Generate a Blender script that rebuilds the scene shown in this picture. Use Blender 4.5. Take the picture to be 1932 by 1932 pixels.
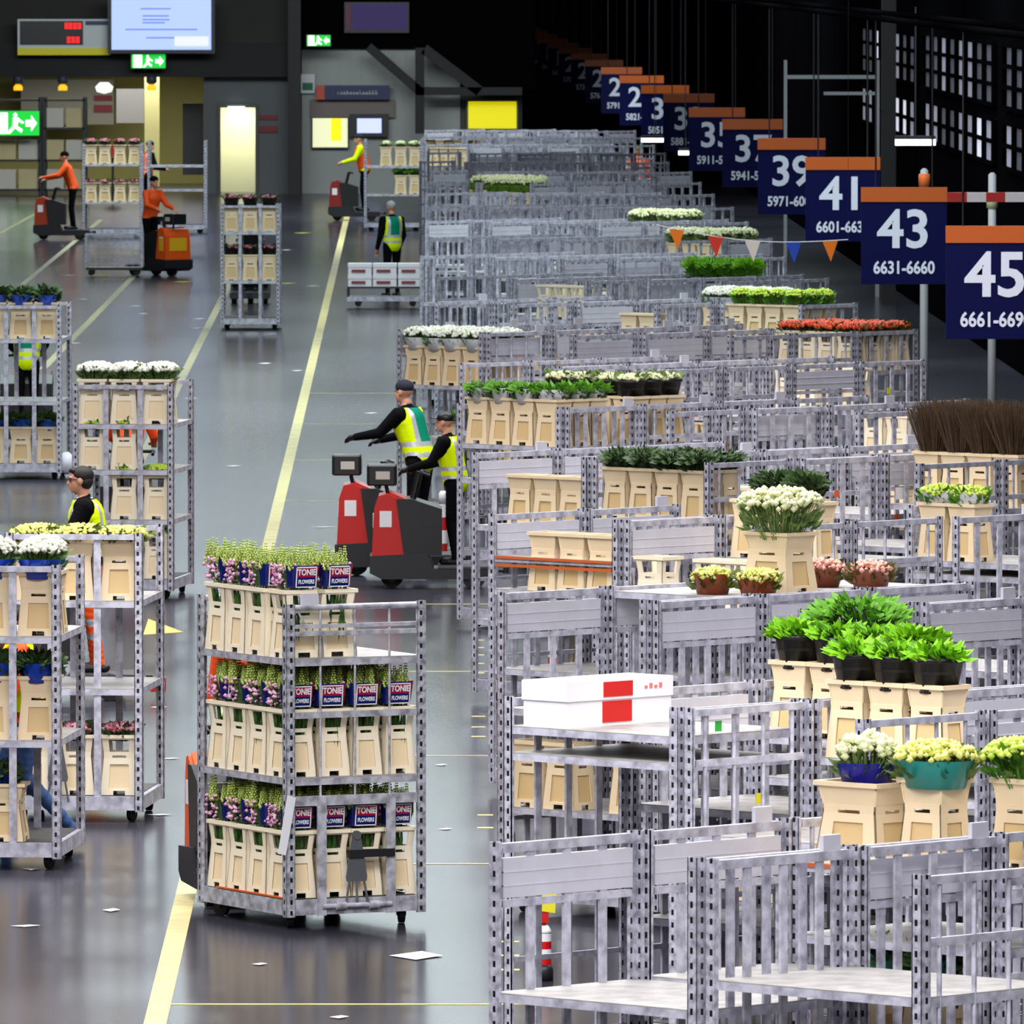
import bpy, bmesh, math, random
from mathutils import Vector, Matrix
R = math.radians
PI = math.pi
C = bpy.context.scene.collection
for o in list(bpy.data.objects):
    bpy.data.objects.remove(o, do_unlink=True)

# ---------------------------------------------------------------- camera
F, CX, CY, H = 21000.0, 966.0, 966.0, 6.3          # focal length in pixels of the 1932 frame, eye height
TILT = math.atan(1046.0 / F)
sc = bpy.context.scene
cam = bpy.data.cameras.new('camera')
cam.sensor_width = 36.0
cam.lens = 36.0 * F / 1932.0
cam.clip_start, cam.clip_end = 1.0, 2500.0
cam.dof.use_dof = True
cam.dof.focus_distance = 73.0
cam.dof.aperture_fstop = cam.lens / 1000.0 / 0.016
camo = bpy.data.objects.new('camera', cam)
C.objects.link(camo)
camo.location = (0, 0, H)
camo.rotation_euler = (PI / 2 - TILT, 0, 0)
sc.camera = camo

# ---------------------------------------------------------------- world, lights, exposure
w = bpy.data.worlds.new('world')
sc.world = w
w.use_nodes = True
w.node_tree.nodes['Background'].inputs[0].default_value = (0.80, 0.86, 1.0, 1)
w.node_tree.nodes['Background'].inputs[1].default_value = 0.05
sc.view_settings.view_transform = 'Standard'
sc.view_settings.look = 'None'
sc.view_settings.exposure = 0.0
sc.view_settings.gamma = 1.0
sc.view_settings.use_curve_mapping = False
sc.cycles.max_bounces = 5
sc.cycles.diffuse_bounces = 2
sc.cycles.glossy_bounces = 2
sc.cycles.transmission_bounces = 3
sc.cycles.transparent_max_bounces = 6
sc.cycles.use_denoising = True


def area(x, y, z, sx, sy, power, col=(1, 1, 1), tilt=0.0):
    l = bpy.data.lights.new('hall_or_fill_lamp', 'AREA')
    l.shape = 'RECTANGLE'
    l.size, l.size_y = sx, sy
    l.energy = power
    l.color = col
    o = bpy.data.objects.new('hall_or_fill_lamp', l)
    C.objects.link(o)
    o.location = (x, y, z)
    o.rotation_euler = (tilt, 0, 0)
    return o


# rows of luminaires under the roof of the hall
for y, p in ((0, 6200), (20, 6200), (40, 5800), (58, 5200), (76, 4200), (94, 4200), (112, 3600), (132, 3200), (154, 3400), (174, 3800),
             (196, 2400), (214, 1300), (246, 3800), (262, 2600), (277, 800)):
    area(-2, y, 11.0, 26, 6, p, (1.0, 0.98, 1.0) if y < 130 else (0.84, 0.97, 1.0))

area(-6, 268, 10.8, 24, 3, 2300, (0.92, 0.98, 1.0), R(62))         # added fill lamp, unseen, tilted to brighten the far wall

# ---------------------------------------------------------------- helpers


def lin(h):
    h = h.lstrip('#')
    r = []
    for i in (0, 2, 4):
        c = int(h[i:i + 2], 16) / 255.0
        r.append(c / 12.92 if c <= 0.04045 else ((c + 0.055) / 1.055) ** 2.4)
    return (r[0], r[1], r[2], 1.0)


MATS = {}


def mat(name, col, rough=0.55, metal=0.0, noise=0.0, scale=8.0, emit=0.0, col2=None, alpha=1.0, spec=0.5, trans=0.0, world=False):
    if name in MATS:
        return MATS[name]
    m = bpy.data.materials.new(name)
    m.use_nodes = True
    nt = m.node_tree
    b = nt.nodes['Principled BSDF']
    c1 = lin(col) if isinstance(col, str) else col
    b.inputs['Base Color'].default_value = c1
    b.inputs['Roughness'].default_value = rough
    b.inputs['Metallic'].default_value = metal
    b.inputs['Specular IOR Level'].default_value = spec
    b.inputs['Transmission Weight'].default_value = trans
    b.inputs['Alpha'].default_value = alpha
    if emit:
        b.inputs['Emission Color'].default_value = c1
        b.inputs['Emission Strength'].default_value = emit
    if noise or col2:
        tc = nt.nodes.new('ShaderNodeTexCoord')
        n = nt.nodes.new('ShaderNodeTexNoise')
        n.inputs['Scale'].default_value = scale
        n.inputs['Detail'].default_value = 4.0
        ramp = nt.nodes.new('ShaderNodeValToRGB')
        c2 = (lin(col2) if isinstance(col2, str) else col2) if col2 else tuple(x * (1 - noise) for x in c1[:3]) + (1,)
        ramp.color_ramp.elements[0].color = c2
        ramp.color_ramp.elements[1].color = c1
        ramp.color_ramp.elements[0].position = 0.30
        ramp.color_ramp.elements[1].position = 0.62
        nt.links.new(tc.outputs['Object'], n.inputs['Vector'])
        nt.links.new(n.outputs['Fac'], ramp.inputs['Fac'])
        nt.links.new(ramp.outputs['Color'], b.inputs['Base Color'])
    MATS[name] = m
    return m


def post_mat(name, light, dark, hole='#16161a'):
    """galvanised angle iron: worn blotches, and a column of punched slots along Z"""
    m = mat(name, light, 0.42, 0.15, col2=dark, scale=22.0)
    nt = m.node_tree
    b = nt.nodes['Principled BSDF']
    src = b.inputs['Base Color'].links[0].from_socket
    tc = nt.nodes.new('ShaderNodeTexCoord')
    sep = nt.nodes.new('ShaderNodeSeparateXYZ')
    nt.links.new(tc.outputs['Object'], sep.inputs[0])

    def M(op, a, bb=None):
        n = nt.nodes.new('ShaderNodeMath')
        n.operation = op
        for k, v in ((0, a), (1, bb)):
            if v is None:
                continue
            if isinstance(v, float):
                n.inputs[k].default_value = v
            else:
                nt.links.new(v, n.inputs[k])
        return n.outputs[0]
    fz = M('FRACT', M('MULTIPLY', sep.outputs[2], 14.0))
    onz = M('MULTIPLY', M('GREATER_THAN', fz, 0.3), M('LESS_THAN', fz, 0.72))
    mx = M('MAXIMUM', sep.outputs[0], sep.outputs[1])
    onx = M('MULTIPLY', M('GREATER_THAN', mx, 0.026), M('LESS_THAN', mx, 0.044))
    fac = M('MULTIPLY', onz, onx)
    mixn = nt.nodes.new('ShaderNodeMix')
    mixn.data_type = 'RGBA'
    nt.links.new(fac, mixn.inputs['Factor'])
    nt.links.new(src, mixn.inputs['A'])
    mixn.inputs['B'].default_value = lin(hole)
    nt.links.new(mixn.outputs['Result'], b.inputs['Base Color'])
    return m


class MB:
    """collects shapes, then links them as ONE mesh"""

    def __init__(s):
        s.v, s.f, s.m, s.sm = [], [], [], []

    def add(s, vs, fs, mi=0, smooth=False):
        o = len(s.v)
        s.v.extend([tuple(v) for v in vs])
        s.f.extend([tuple(i + o for i in f) for f in fs])
        s.m.extend([mi] * len(fs))
        s.sm.extend([smooth] * len(fs))

    def box(s, c, d, mi=0, rot=None, taper=1.0):
        hx, hy, hz = d[0] / 2, d[1] / 2, d[2] / 2
        vs = []
        for z in (-1, 1):
            t = taper if z > 0 else 1.0
            for x, y in ((-1, -1), (1, -1), (1, 1), (-1, 1)):
                p = Vector((x * hx * t, y * hy * t, z * hz))
                if rot is not None:
                    p = rot @ p
                vs.append(p + Vector(c))
        s.add(vs, [(3, 2, 1, 0), (4, 5, 6, 7), (0, 1, 5, 4), (1, 2, 6, 5), (2, 3, 7, 6), (3, 0, 4, 7)], mi)

    def bb(s, x0, x1, y0, y1, z0, z1, mi=0):
        s.box(((x0 + x1) / 2, (y0 + y1) / 2, (z0 + z1) / 2), (abs(x1 - x0), abs(y1 - y0), abs(z1 - z0)), mi)

    def rbox(s, c, d, r, mi=0, axis=2):
        """box with rounded vertical (axis) edges"""
        hx, hy, hz = d[0] / 2, d[1] / 2, d[2] / 2
        r = min(r, hx * .99, hy * .99)
        ring = []
        for cx, cy, a0 in ((hx - r, hy - r, 0), (-hx + r, hy - r, 90), (-hx + r, -hy + r, 180), (hx - r, -hy + r, 270)):
            for k in range(4):
                a = R(a0 + 30 * k)
                ring.append((cx + r * math.cos(a), cy + r * math.sin(a)))
        n = len(ring)
        b = r * .5
        lv = [(-hz, 1 - b / max(hx, hy)), (-hz + b, 1), (hz - b, 1), (hz, 1 - b / max(hx, hy))]
        vs = []
        for z, k in lv:
            for x, y in ring:
                p = (x * k, y * k, z)
                if axis == 0:
                    p = (p[2], p[0], p[1])
                elif axis == 1:
                    p = (p[1], p[2], p[0])
                vs.append((p[0] + c[0], p[1] + c[1], p[2] + c[2]))
        fs = []
        for j in range(3):
            for i in range(n):
                fs.append((j * n + i, j * n + (i + 1) % n, (j + 1) * n + (i + 1) % n, (j + 1) * n + i))
        fs.append(tuple(range(n - 1, -1, -1)))
        fs.append(tuple(range(3 * n, 4 * n)))
        s.add(vs, fs, mi, False)

    def tube(s, p0, p1, r0, r1=None, n=8, mi=0, cap=True, smooth=True):
        r1 = r0 if r1 is None else r1
        p0, p1 = Vector(p0), Vector(p1)
        d = (p1 - p0).normalized()
        a = d.orthogonal().normalized()
        b = d.cross(a)
        vs = []
        for p, r in ((p0, r0), (p1, r1)):
            for i in range(n):
                t = 2 * PI * i / n
                vs.append(p + a * (r * math.cos(t)) + b * (r * math.sin(t)))
        s.add(vs, [(i, (i + 1) % n, n + (i + 1) % n, n + i) for i in range(n)], mi, smooth)
        if cap:
            s.add(vs, [tuple(range(n - 1, -1, -1)), tuple(range(n, 2 * n))], mi)

    def path(s, pts, r, n=8, mi=0):
        for a, b in zip(pts[:-1], pts[1:]):
            s.tube(a, b, r, r, n, mi)

    def ball(s, c, r, mi=0, nu=8, nv=6, rot=None):
        r = (r, r, r) if isinstance(r, (int, float)) else r
        vs, fs = [], []
        for j in range(nv + 1):
            ph = PI * j / nv
            for i in range(nu):
                t = 2 * PI * i / nu
                p = Vector((r[0] * math.sin(ph) * math.cos(t), r[1] * math.sin(ph) * math.sin(t), r[2] * math.cos(ph)))
                if rot is not None:
                    p = rot @ p
                vs.append(p + Vector(c))
        for j in range(nv):
            for i in range(nu):
                fs.append((j * nu + i, (j + 1) * nu + i, (j + 1) * nu + (i + 1) % nu, j * nu + (i + 1) % nu))
        s.add(vs, fs, mi, True)

    def octa(s, c, r, mi=0, rot=None):
        r = (r, r, r) if isinstance(r, (int, float)) else r
        vs = []
        for p in ((r[0], 0, 0), (0, r[1], 0), (-r[0], 0, 0), (0, -r[1], 0), (0, 0, r[2]), (0, 0, -r[2])):
            p = Vector(p)
            if rot is not None:
                p = rot @ p
            vs.append(p + Vector(c))
        s.add(vs, [(0, 1, 4), (1, 2, 4), (2, 3, 4), (3, 0, 4), (1, 0, 5), (2, 1, 5), (3, 2, 5), (0, 3, 5)], mi, True)

    def leaf(s, c, d, l, wd, mi=0, side=None):
        d = Vector(d).normalized()
        sd = d.orthogonal().normalized() if side is None else Vector(side)
        c = Vector(c)
        up = d.cross(sd) * (wd * .35)
        s.add([c, c + d * l * .45 + sd * wd + up, c + d * l, c + d * l * .45 - sd * wd + up], [(0, 1, 2), (0, 2, 3)], mi, True)

    def lathe(s, prof, c=(0, 0, 0), n=14, mi=0, smooth=True):
        vs, fs = [], []
        for r, z in prof:
            for i in range(n):
                t = 2 * PI * i / n
                vs.append((c[0] + r * math.cos(t), c[1] + r * math.sin(t), c[2] + z))
        for j in range(len(prof) - 1):
            for i in range(n):
                fs.append((j * n + i, j * n + (i + 1) % n, (j + 1) * n + (i + 1) % n, (j + 1) * n + i))
        fs.append(tuple(range(n - 1, -1, -1)))
        fs.append(tuple(range((len(prof) - 1) * n, len(prof) * n)))
        s.add(vs, fs, mi, smooth)

    def prism(s, prof, y0, y1, mi=0, plane='xz'):
        """extrude a closed outline"""
        n = len(prof)
        vs = []
        for y in (y0, y1):
            for a, b in prof:
                vs.append((a, y, b) if plane == 'xz' else ((y, a, b) if plane == 'yz' else (a, b, y)))
        fs = [(i, (i + 1) % n, n + (i + 1) % n, n + i) for i in range(n)]
        fs.append(tuple(range(n - 1, -1, -1)))
        fs.append(tuple(range(n, 2 * n)))
        s.add(vs, fs, mi)

    def join(s, o, M=None, mi=None):
        vs = [(M @ Vector(v)) for v in o.v] if M is not None else o.v
        k = len(s.v)
        s.v.extend([tuple(v) for v in vs])
        s.f.extend([tuple(i + k for i in f) for f in o.f])
        s.m.extend([(x if mi is None else mi[x]) for x in o.m])
        s.sm.extend(o.sm)

    def mesh(s, name, mats):
        me = bpy.data.meshes.new(name)
        me.from_pydata([tuple(v) for v in s.v], [], s.f)
        if not isinstance(mats, (list, tuple)):
            mats = [mats]
        for m in mats:
            me.materials.append(m)
        me.polygons.foreach_set('material_index', s.m)
        me.polygons.foreach_set('use_smooth', s.sm)
        bm = bmesh.new()
        bm.from_mesh(me)
        bmesh.ops.recalc_face_normals(bm, faces=bm.faces)
        bm.to_mesh(me)
        bm.free()
        me.update()
        return me

    def build(s, name, mats, parent=None, loc=(0, 0, 0), rot=(0, 0, 0)):
        return put(name, s.mesh(name, mats), parent, loc, rot)


def put(name, me, parent=None, loc=(0, 0, 0), rot=(0, 0, 0)):
    o = bpy.data.objects.new(name, me)
    C.objects.link(o)
    o.location = loc
    o.rotation_euler = rot
    if parent is not None:
        o.parent = parent
    return o


def tag(o, label, cat, group=None):
    o['label'] = label
    o['category'] = cat
    if group:
        o['group'] = group
    return o


def thing(name, label, cat, loc=(0, 0, 0), rz=0.0, group=None):
    o = bpy.data.objects.new(name, None)
    o.empty_display_size = 0.1
    C.objects.link(o)
    o.location = loc
    o.rotation_euler = (0, 0, rz)
    return tag(o, label, cat, group)


def struct(o):
    o['kind'] = 'structure'
    return o


def stuff(o):
    o['kind'] = 'stuff'
    return o


def dup(root, loc, rz, label=None, group=None):
    c = root.copy()
    C.objects.link(c)
    c.location = loc
    c.rotation_euler = (0, 0, rz)
    if label:
        c['label'] = label
    if group:
        c['group'] = group
    for ch in list(root.children):
        d = ch.copy()
        C.objects.link(d)
        d.parent = c
        for g in list(ch.children):
            e = g.copy()
            C.objects.link(e)
            e.parent = d
    return c


ORD = ['first', 'second', 'third', 'fourth', 'fifth', 'sixth', 'seventh', 'eighth', 'ninth', 'tenth', 'eleventh', 'twelfth',
       'thirteenth', 'fourteenth', 'fifteenth', 'sixteenth', 'seventeenth', 'eighteenth', 'nineteenth', 'twentieth',
       'twenty-first', 'twenty-second', 'twenty-third', 'twenty-fourth', 'twenty-fifth', 'twenty-sixth']


def ray(px, py):
    fw = Vector((0, math.cos(TILT), -math.sin(TILT)))
    up = Vector((0, math.sin(TILT), math.cos(TILT)))
    return fw + up * ((CY - py) / F) + Vector((1, 0, 0)) * ((px - CX) / F)


def at(px, py, z=0.0):
    """where the line of sight through a pixel of the photograph meets the height z"""
    d = ray(px, py)
    k = (z - H) / d.z
    return Vector((d.x * k, d.y * k, z))


def atY(px, py, Y):
    d = ray(px, py)
    k = Y / d.y
    return Vector((d.x * k, Y, H + d.z * k))


def proj(p):
    x, y, z = p[0], p[1], p[2] - H
    dep = y * math.cos(TILT) - z * math.sin(TILT)
    u = y * math.sin(TILT) + z * math.cos(TILT)
    return CX + F * x / dep, CY - F * u / dep


FONTS = {}


def text_mesh(txt, size, bold=0.0, ext=0.001, align='CENTER', sx=1.0):
    key = (txt, size, bold, ext, sx)
    if key in FONTS:
        return FONTS[key]
    cu = bpy.data.curves.new('lettering', 'FONT')
    cu.body = txt
    cu.size = size
    cu.align_x = align
    cu.align_y = 'CENTER'
    cu.offset = bold
    cu.extrude = ext
    cu.resolution_u = 3
    o = bpy.data.objects.new('lettering', cu)
    C.objects.link(o)
    dg = bpy.context.evaluated_depsgraph_get()
    me = bpy.data.meshes.new_from_object(o.evaluated_get(dg))
    bpy.data.objects.remove(o, do_unlink=True)
    bpy.data.curves.remove(cu)
    me.name = 'lettering'
    if sx != 1.0:
        me.transform(Matrix.Diagonal((sx, 1, 1, 1)))
    FONTS[key] = me
    return me


def letter(txt, size, m, parent, loc, rot, bold=0.0, sx=1.0, name='lettering'):
    me = text_mesh(txt, size, bold, sx=sx)
    if not me.materials:
        me.materials.append(m)
    elif me.materials[0] != m:
        me = me.copy()
        me.materials[0] = m
    return put(name, me, parent, loc, rot)


# ---------------------------------------------------------------- materials
GALV = mat('galvanised_steel', '#d3d3e2', 0.42, 0.12, col2='#9797a5', scale=13)
POST = post_mat('punched_angle_iron', '#d0d0de', '#8a8a97')
WORN = mat('worn_steel', '#cbccd6', 0.42, 0.15, col2='#858690', scale=14)
WPOST = post_mat('worn_punched_iron', '#c9cad4', '#6a6b75')
ALU = mat('white_aluminium_board', '#dcdce8', 0.4, 0.15, noise=0.12, scale=5)
DECKM = mat('deck_plywood_shaded', '#4a4642', 0.6, col2='#2f2c2a', scale=6)  # shade low in the packed trolleys is put into this deck colour
SHELF = mat('shelf_sheet', '#aeaba8', 0.55, 0.05, col2='#8b8783', scale=6)
RUB = mat('black_rubber', '#121214', 0.6)
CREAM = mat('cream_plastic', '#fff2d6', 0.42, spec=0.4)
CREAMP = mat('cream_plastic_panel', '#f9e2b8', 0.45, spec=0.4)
TAN = mat('tan_crate', '#f6dfb8', 0.5, noise=0.08, scale=3)
GREEN = mat('stem_green', '#3f6b1e', 0.5, col2='#1e3a10', scale=30)
BUD = mat('bud_green', '#c3d46e', 0.5, col2='#7f9b34', scale=40)
PINK = mat('pink_petals', '#f3c2dc', 0.5, col2='#cf7cb0', scale=40)
NAVY = mat('navy_sleeve', '#0d1a66', 0.25, spec=0.6)
CRIM = mat('crimson_sleeve', '#a0103c', 0.25, spec=0.6)
WHITE = mat('white_print', '#f2f2f6', 0.4)
BLACK = mat('black_plastic', '#141416', 0.4)
DARK = mat('charcoal_steel', '#26262a', 0.45, noise=0.2, scale=5)
YEL = mat('yellow_paint', '#e8df1c', 0.5)
RED = mat('signal_red', '#c8150f', 0.35)
ORANGE = mat('signal_orange', '#f0641a', 0.4)
HIVO = mat('hivis_orange_cloth', '#ff5a10', 0.7)
HIVY = mat('hivis_yellow_cloth', '#e4ff08', 0.7, spec=0.1)
VGREEN = mat('vest_green_cloth', '#0c8a6a', 0.7, spec=0.1)
SILV = mat('reflective_tape', '#c3c6cc', 0.35, 0.2)
CLOTH = mat('black_cloth', '#0b0b0e', 0.9, spec=0.1)
NAVYC = mat('navy_cloth', '#11162e', 0.8)
DENIM = mat('blue_denim', '#3d5b8f', 0.8, noise=0.3, scale=30)
SKIN = mat('skin', '#d79a7c', 0.5)
HAIR = mat('dark_hair', '#1c1512', 0.6)
# ---------------------------------------------------------------- the setting
LANE = -0.01005                                     # drift of the lane direction against the camera axis (x per y)


def floor_mat():
    m = mat('hall_floor', '#4b4b53', 0.34)
    nt = m.node_tree
    b = nt.nodes['Principled BSDF']
    tc = nt.nodes.new('ShaderNodeTexCoord')
    mp = nt.nodes.new('ShaderNodeMapping')
    mp.inputs['Scale'].default_value = (0.35, 0.12, 1)
    n = nt.nodes.new('ShaderNodeTexNoise')
    n.inputs['Scale'].default_value = 1.0
    n.inputs['Detail'].default_value = 6
    n2 = nt.nodes.new('ShaderNodeTexNoise')
    n2.inputs['Scale'].default_value = 60
    n2.inputs['Detail'].default_value = 3
    nt.links.new(tc.outputs['Object'], mp.inputs[0])
    nt.links.new(mp.outputs[0], n.inputs['Vector'])
    nt.links.new(tc.outputs['Object'], n2.inputs['Vector'])
    r = nt.nodes.new('ShaderNodeValToRGB')
    r.color_ramp.elements[0].color = lin('#2c2c34')
    r.color_ramp.elements[1].color = lin('#3e3e47')
    r.color_ramp.elements[0].position = .3
    r.color_ramp.elements[1].position = .7
    nt.links.new(n.outputs['Fac'], r.inputs['Fac'])
    nt.links.new(r.outputs['Color'], b.inputs['Base Color'])
    r2 = nt.nodes.new('ShaderNodeMapRange')
    r2.inputs['To Min'].default_value = 0.15
    r2.inputs['To Max'].default_value = 0.21
    nt.links.new(n.outputs['Fac'], r2.inputs['Value'])
    nt.links.new(r2.outputs[0], b.inputs['Roughness'])
    bp = nt.nodes.new('ShaderNodeBump')
    bp.inputs['Strength'].default_value = 0.05
    nt.links.new(n2.outputs['Fac'], bp.inputs['Height'])
    nt.links.new(bp.outputs[0], b.inputs['Normal'])
    b.inputs['Specular IOR Level'].default_value = 0.05
    return m


fl = MB()
fl.bb(-45, 45, -10, 560, -0.3, 0.0)
struct(fl.build('floor', floor_mat()))

MARK = mat('floor_line_paint', '#d8cb8a', 0.6, noise=0.25, scale=4)
MARKW = mat('floor_line_paint_worn', '#a9a37e', 0.6, noise=0.3, scale=3)
n_mark = 0


def strip(p, q, wd, m=MARK, z=0.003):
    global n_mark
    p, q = Vector(p), Vector(q)
    d = (q - p).normalized()
    s = Vector((-d.y, d.x, 0)) * wd / 2
    b = MB()
    vs = [p - s, q - s, q + s, p + s]
    b.add([(v.x, v.y, 0.0005) for v in vs] + [(v.x, v.y, z) for v in vs],
          [(4, 5, 6, 7), (0, 1, 5, 4), (1, 2, 6, 5), (2, 3, 7, 6), (3, 0, 4, 7)])
    n_mark += 1
    o = b.build('floor_marking', m)
    o['kind'] = 'structure'
    return o


strip(at(275, 2005), at(657, 398), .135)
strip(at(108, 1180), at(452, 498), .125, MARKW)
strip(at(-60, 840), at(268, 505), .12, MARKW)
strip(at(-40, 605), at(190, 415), .11, MARKW)
strip(at(0, 440), at(100, 385), .10, MARKW)
for py, x0 in ((1895, 322), (1630, 372), (1426, 418), (1267, 456), (1140, 486), (1034, 512), (945, 533), (868, 552), (800, 568), (742, 582)):
    a = at(x0, py)
    strip(a, Vector((a.x + 8.5, a.y, 0)), .05)
# lane head dashes beside the trolleys
for px, py in ((962, 1777), (962, 1803), (962, 1830), (915, 1538), (915, 1562), (902, 1352), (902, 1372), (902, 1390), (901, 1208), (901, 1222), (901, 1236), (901, 1252), (901, 1270)):
    a = at(px, py)
    strip(a - Vector((.055, 0, 0)), a + Vector((.06, 0, 0)), .10)
b = MB()
pts = [at(280, 1168), at(346, 1193), at(270, 1198)]
b.add([(p.x, p.y, .001) for p in pts] + [(p.x, p.y, .003) for p in pts], [(3, 4, 5), (0, 1, 4, 3), (1, 2, 5, 4), (2, 0, 3, 5)])
struct(b.build('floor_marking', mat('arrow_paint', '#f2cf6a', 0.6)))

WD = 297.0
PXM = WD / F


def wx(px, d=WD):
    return (px - CX) * d / F


def wz(py, d=WD):
    return atY(0, py, d).z


def panel(name, px0, px1, py0, py1, d, th, m, kind=True):
    b = MB()
    b.bb(wx(px0, d), wx(px1, d), d, d + th, wz(py1, d), wz(py0, d))
    o = b.build(name, m)
    if kind:
        o['kind'] = 'structure'
    return o


W_DARK = mat('wall_dark_cladding', '#33332f', 0.8, noise=0.15, scale=.6)
W_BLACK = mat('wall_black_steel', '#08080a', 1.0, spec=0.0)
W_GREY = mat('wall_grey_cladding', '#b4b9b6', 0.7, noise=0.08, scale=.5)
W_GREYD = mat('wall_grey_painted', '#62666a', 0.7, noise=0.1, scale=.4)
W_OLIVE = mat('wall_olive_interior', '#a39f63', 0.8)
W_CREAM = mat('wall_cream_interior', '#e6e6c4', 0.8)

b = MB()
b.bb(wx(-900), wx(562), WD, WD + .4, wz(143), 9.5)
struct(b.build('wall_back', W_DARK))
b = MB()
b.bb(wx(-900), wx(562), WD - .5, WD, wz(145), wz(82))
struct(b.build('trim_1', mat('fascia_black', '#131315', 0.7)))
# grey wall with a doorway, and the open bay on its other side
b = MB()
b.bb(wx(385), wx(416), WD, WD + .3, 0, wz(143))
b.bb(wx(482), wx(562), WD, WD + .3, 0, wz(143))
b.bb(wx(416), wx(482), WD, WD + .3, wz(203), wz(143))
struct(b.build('wall_grey', W_GREYD))
b = MB()
b.bb(wx(409), wx(416), WD - .06, WD + .3, 0, wz(197))
b.bb(wx(482), wx(489), WD - .06, WD + .3, 0, wz(197))
b.bb(wx(416), wx(482), WD - .06, WD + .3, wz(203), wz(197))
struct(b.build('door_1', mat('door_frame_grey', '#4d5048', 0.6)))
b = MB()
b.bb(wx(400), wx(498), WD + 2.4, WD + 2.6, 0, wz(190))
b.bb(wx(400), wx(402), WD + .3, WD + 2.4, 0, wz(190))
b.bb(wx(496), wx(498), WD + .3, WD + 2.4, 0, wz(190))
b.bb(wx(400), wx(498), WD + .3, WD + 2.6, wz(190), wz(186))
struct(b.build('wall_corridor', W_CREAM))
b = MB()
b.bb(wx(-900), wx(390), WD + 14, WD + 14.3, 0, wz(120))
struct(b.build('wall_bay_rear', W_OLIVE))
b = MB()
b.bb(wx(385), wx(389), WD + .3, WD + 14, 0, wz(120))
struct(b.build('wall_bay_side', W_OLIVE))
b = MB()
b.bb(wx(-900), wx(390), WD + .4, WD + 14.3, wz(132), wz(126))
struct(b.build('ceiling_bay', mat('ceiling_bay_grey', '#8d908c', 0.8)))
panel('column_1', 273, 300, 130, 352, WD + 6, .5, mat('column_pale_yellow', '#efe9a8', 0.7))
panel('partition_1', 220, 272, 168, 232, WD + 8, .2, mat('partition_grey', '#85858a', 0.7))
panel('partition_2', 40, 215, 150, 235, WD + 12, .2, mat('partition_pale', '#8f8f86', 0.7))
panel('partition_3', 345, 384, 195, 330, WD + 3, .2, mat('partition_grey2', '#5d5d60', 0.7))
for x, y, z, sx, sy, p in ((wx(200), WD + 7, wz(140), 5, 5, 150), (wx(60), WD + 6, wz(140), 3, 5, 50), (wx(330), WD + 7, wz(140), 2, 5, 60)):
    area(x, y, z, sx, sy, p * 2.2, (1.0, .97, .88))
area(wx(449), WD + 1.4, wz(196), .7, 1.4, 40, (1, .98, .86))
b = MB()
b.bb(wx(545), wx(569), WD - 1.0, WD - .55, 0, 9.5)
struct(b.build('column_2', mat('column_dark', '#1b1b1f', 0.6)))

# grey cladding block with black stair steelwork
b = MB()
b.bb(wx(569), wx(868), WD + .6, WD + 1.0, 0, wz(90))
for k in range(14):
    xx = 575 + k * 21
    b.bb(wx(xx), wx(xx + 1.2), WD + .57, WD + .6, wz(170), wz(92))
struct(b.build('wall_cladding', W_GREY))
b = MB()
b.bb(wx(562), wx(1010), WD + .4, WD + 1.2, wz(92), 9.5)
struct(b.build('wall_upper', W_BLACK))
panel('wall_lobby', 586, 745, 188, 222, WD + .45, .1, mat('lobby_wall_warm', '#8b807b', 0.7))
b = MB()


def beam(x0, y0, x1, y1, wpx, d):
    p, q = atY(x0, y0, d), atY(x1, y1, d)
    dr = (q - p)
    n = Vector((-dr.z, 0, dr.x)).normalized() * (wpx * d / F / 2)
    b.prism([((p + n).x, (p + n).z), ((q + n).x, (q + n).z), ((q - n).x, (q - n).z), ((p - n).x, (p - n).z)], d - .15, d + .15)


beam(695, 88, 794, 174, 17, WD - .6)
beam(792, 90, 792, 252, 17, WD - .6)
beam(785, 172, 985, 172, 15, WD - .6)
beam(800, 92, 905, 172, 20, WD - .6)
struct(b.build('trim_2', mat('stair_steel_black', '#17171a', 0.6)))
b = MB()
p = [atY(x, y, WD - .2) for x, y in ((806, 88), (1010, 88), (1010, 168), (905, 168))]
b.prism([(v.x, v.z) for v in p], WD - .4, WD - .1)
struct(b.build('trim_3', W_BLACK))
b = MB()
b.bb(wx(868), wx(985), WD + .7, WD + 1, 0, wz(176))
struct(b.build('wall_board_bay', mat('board_bay_grey', '#4e524f', 0.7)))
# the far end of the long hall and its dark side
b = MB()
b.bb(-30, 30, 530, 530.4, 0, 14)
struct(b.build('wall_far', mat('far_wall_grey', '#33332f', 0.9)))
b = MB()
RW = 9.4


def rwx(y):
    return RW + LANE * y


a0, a1 = rwx(20), rwx(530)
b.add([(a0, 20, 0), (a1, 530, 0), (a1, 530, 14), (a0, 20, 14), (a0 + .4, 20, 0), (a1 + .4, 530, 0), (a1 + .4, 530, 14), (a0 + .4, 20, 14)],
      [(0, 1, 2, 3), (4, 7, 6, 5), (3, 2, 6, 7), (0, 4, 5, 1), (0, 3, 7, 4), (1, 5, 6, 2)])
struct(b.build('wall_side', W_BLACK))
b = MB()
b.bb(-45, 45, -10, 560, 12.6, 13.0)
struct(b.build('ceiling', mat('ceiling_dark', '#17171a', 0.9)))

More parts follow.
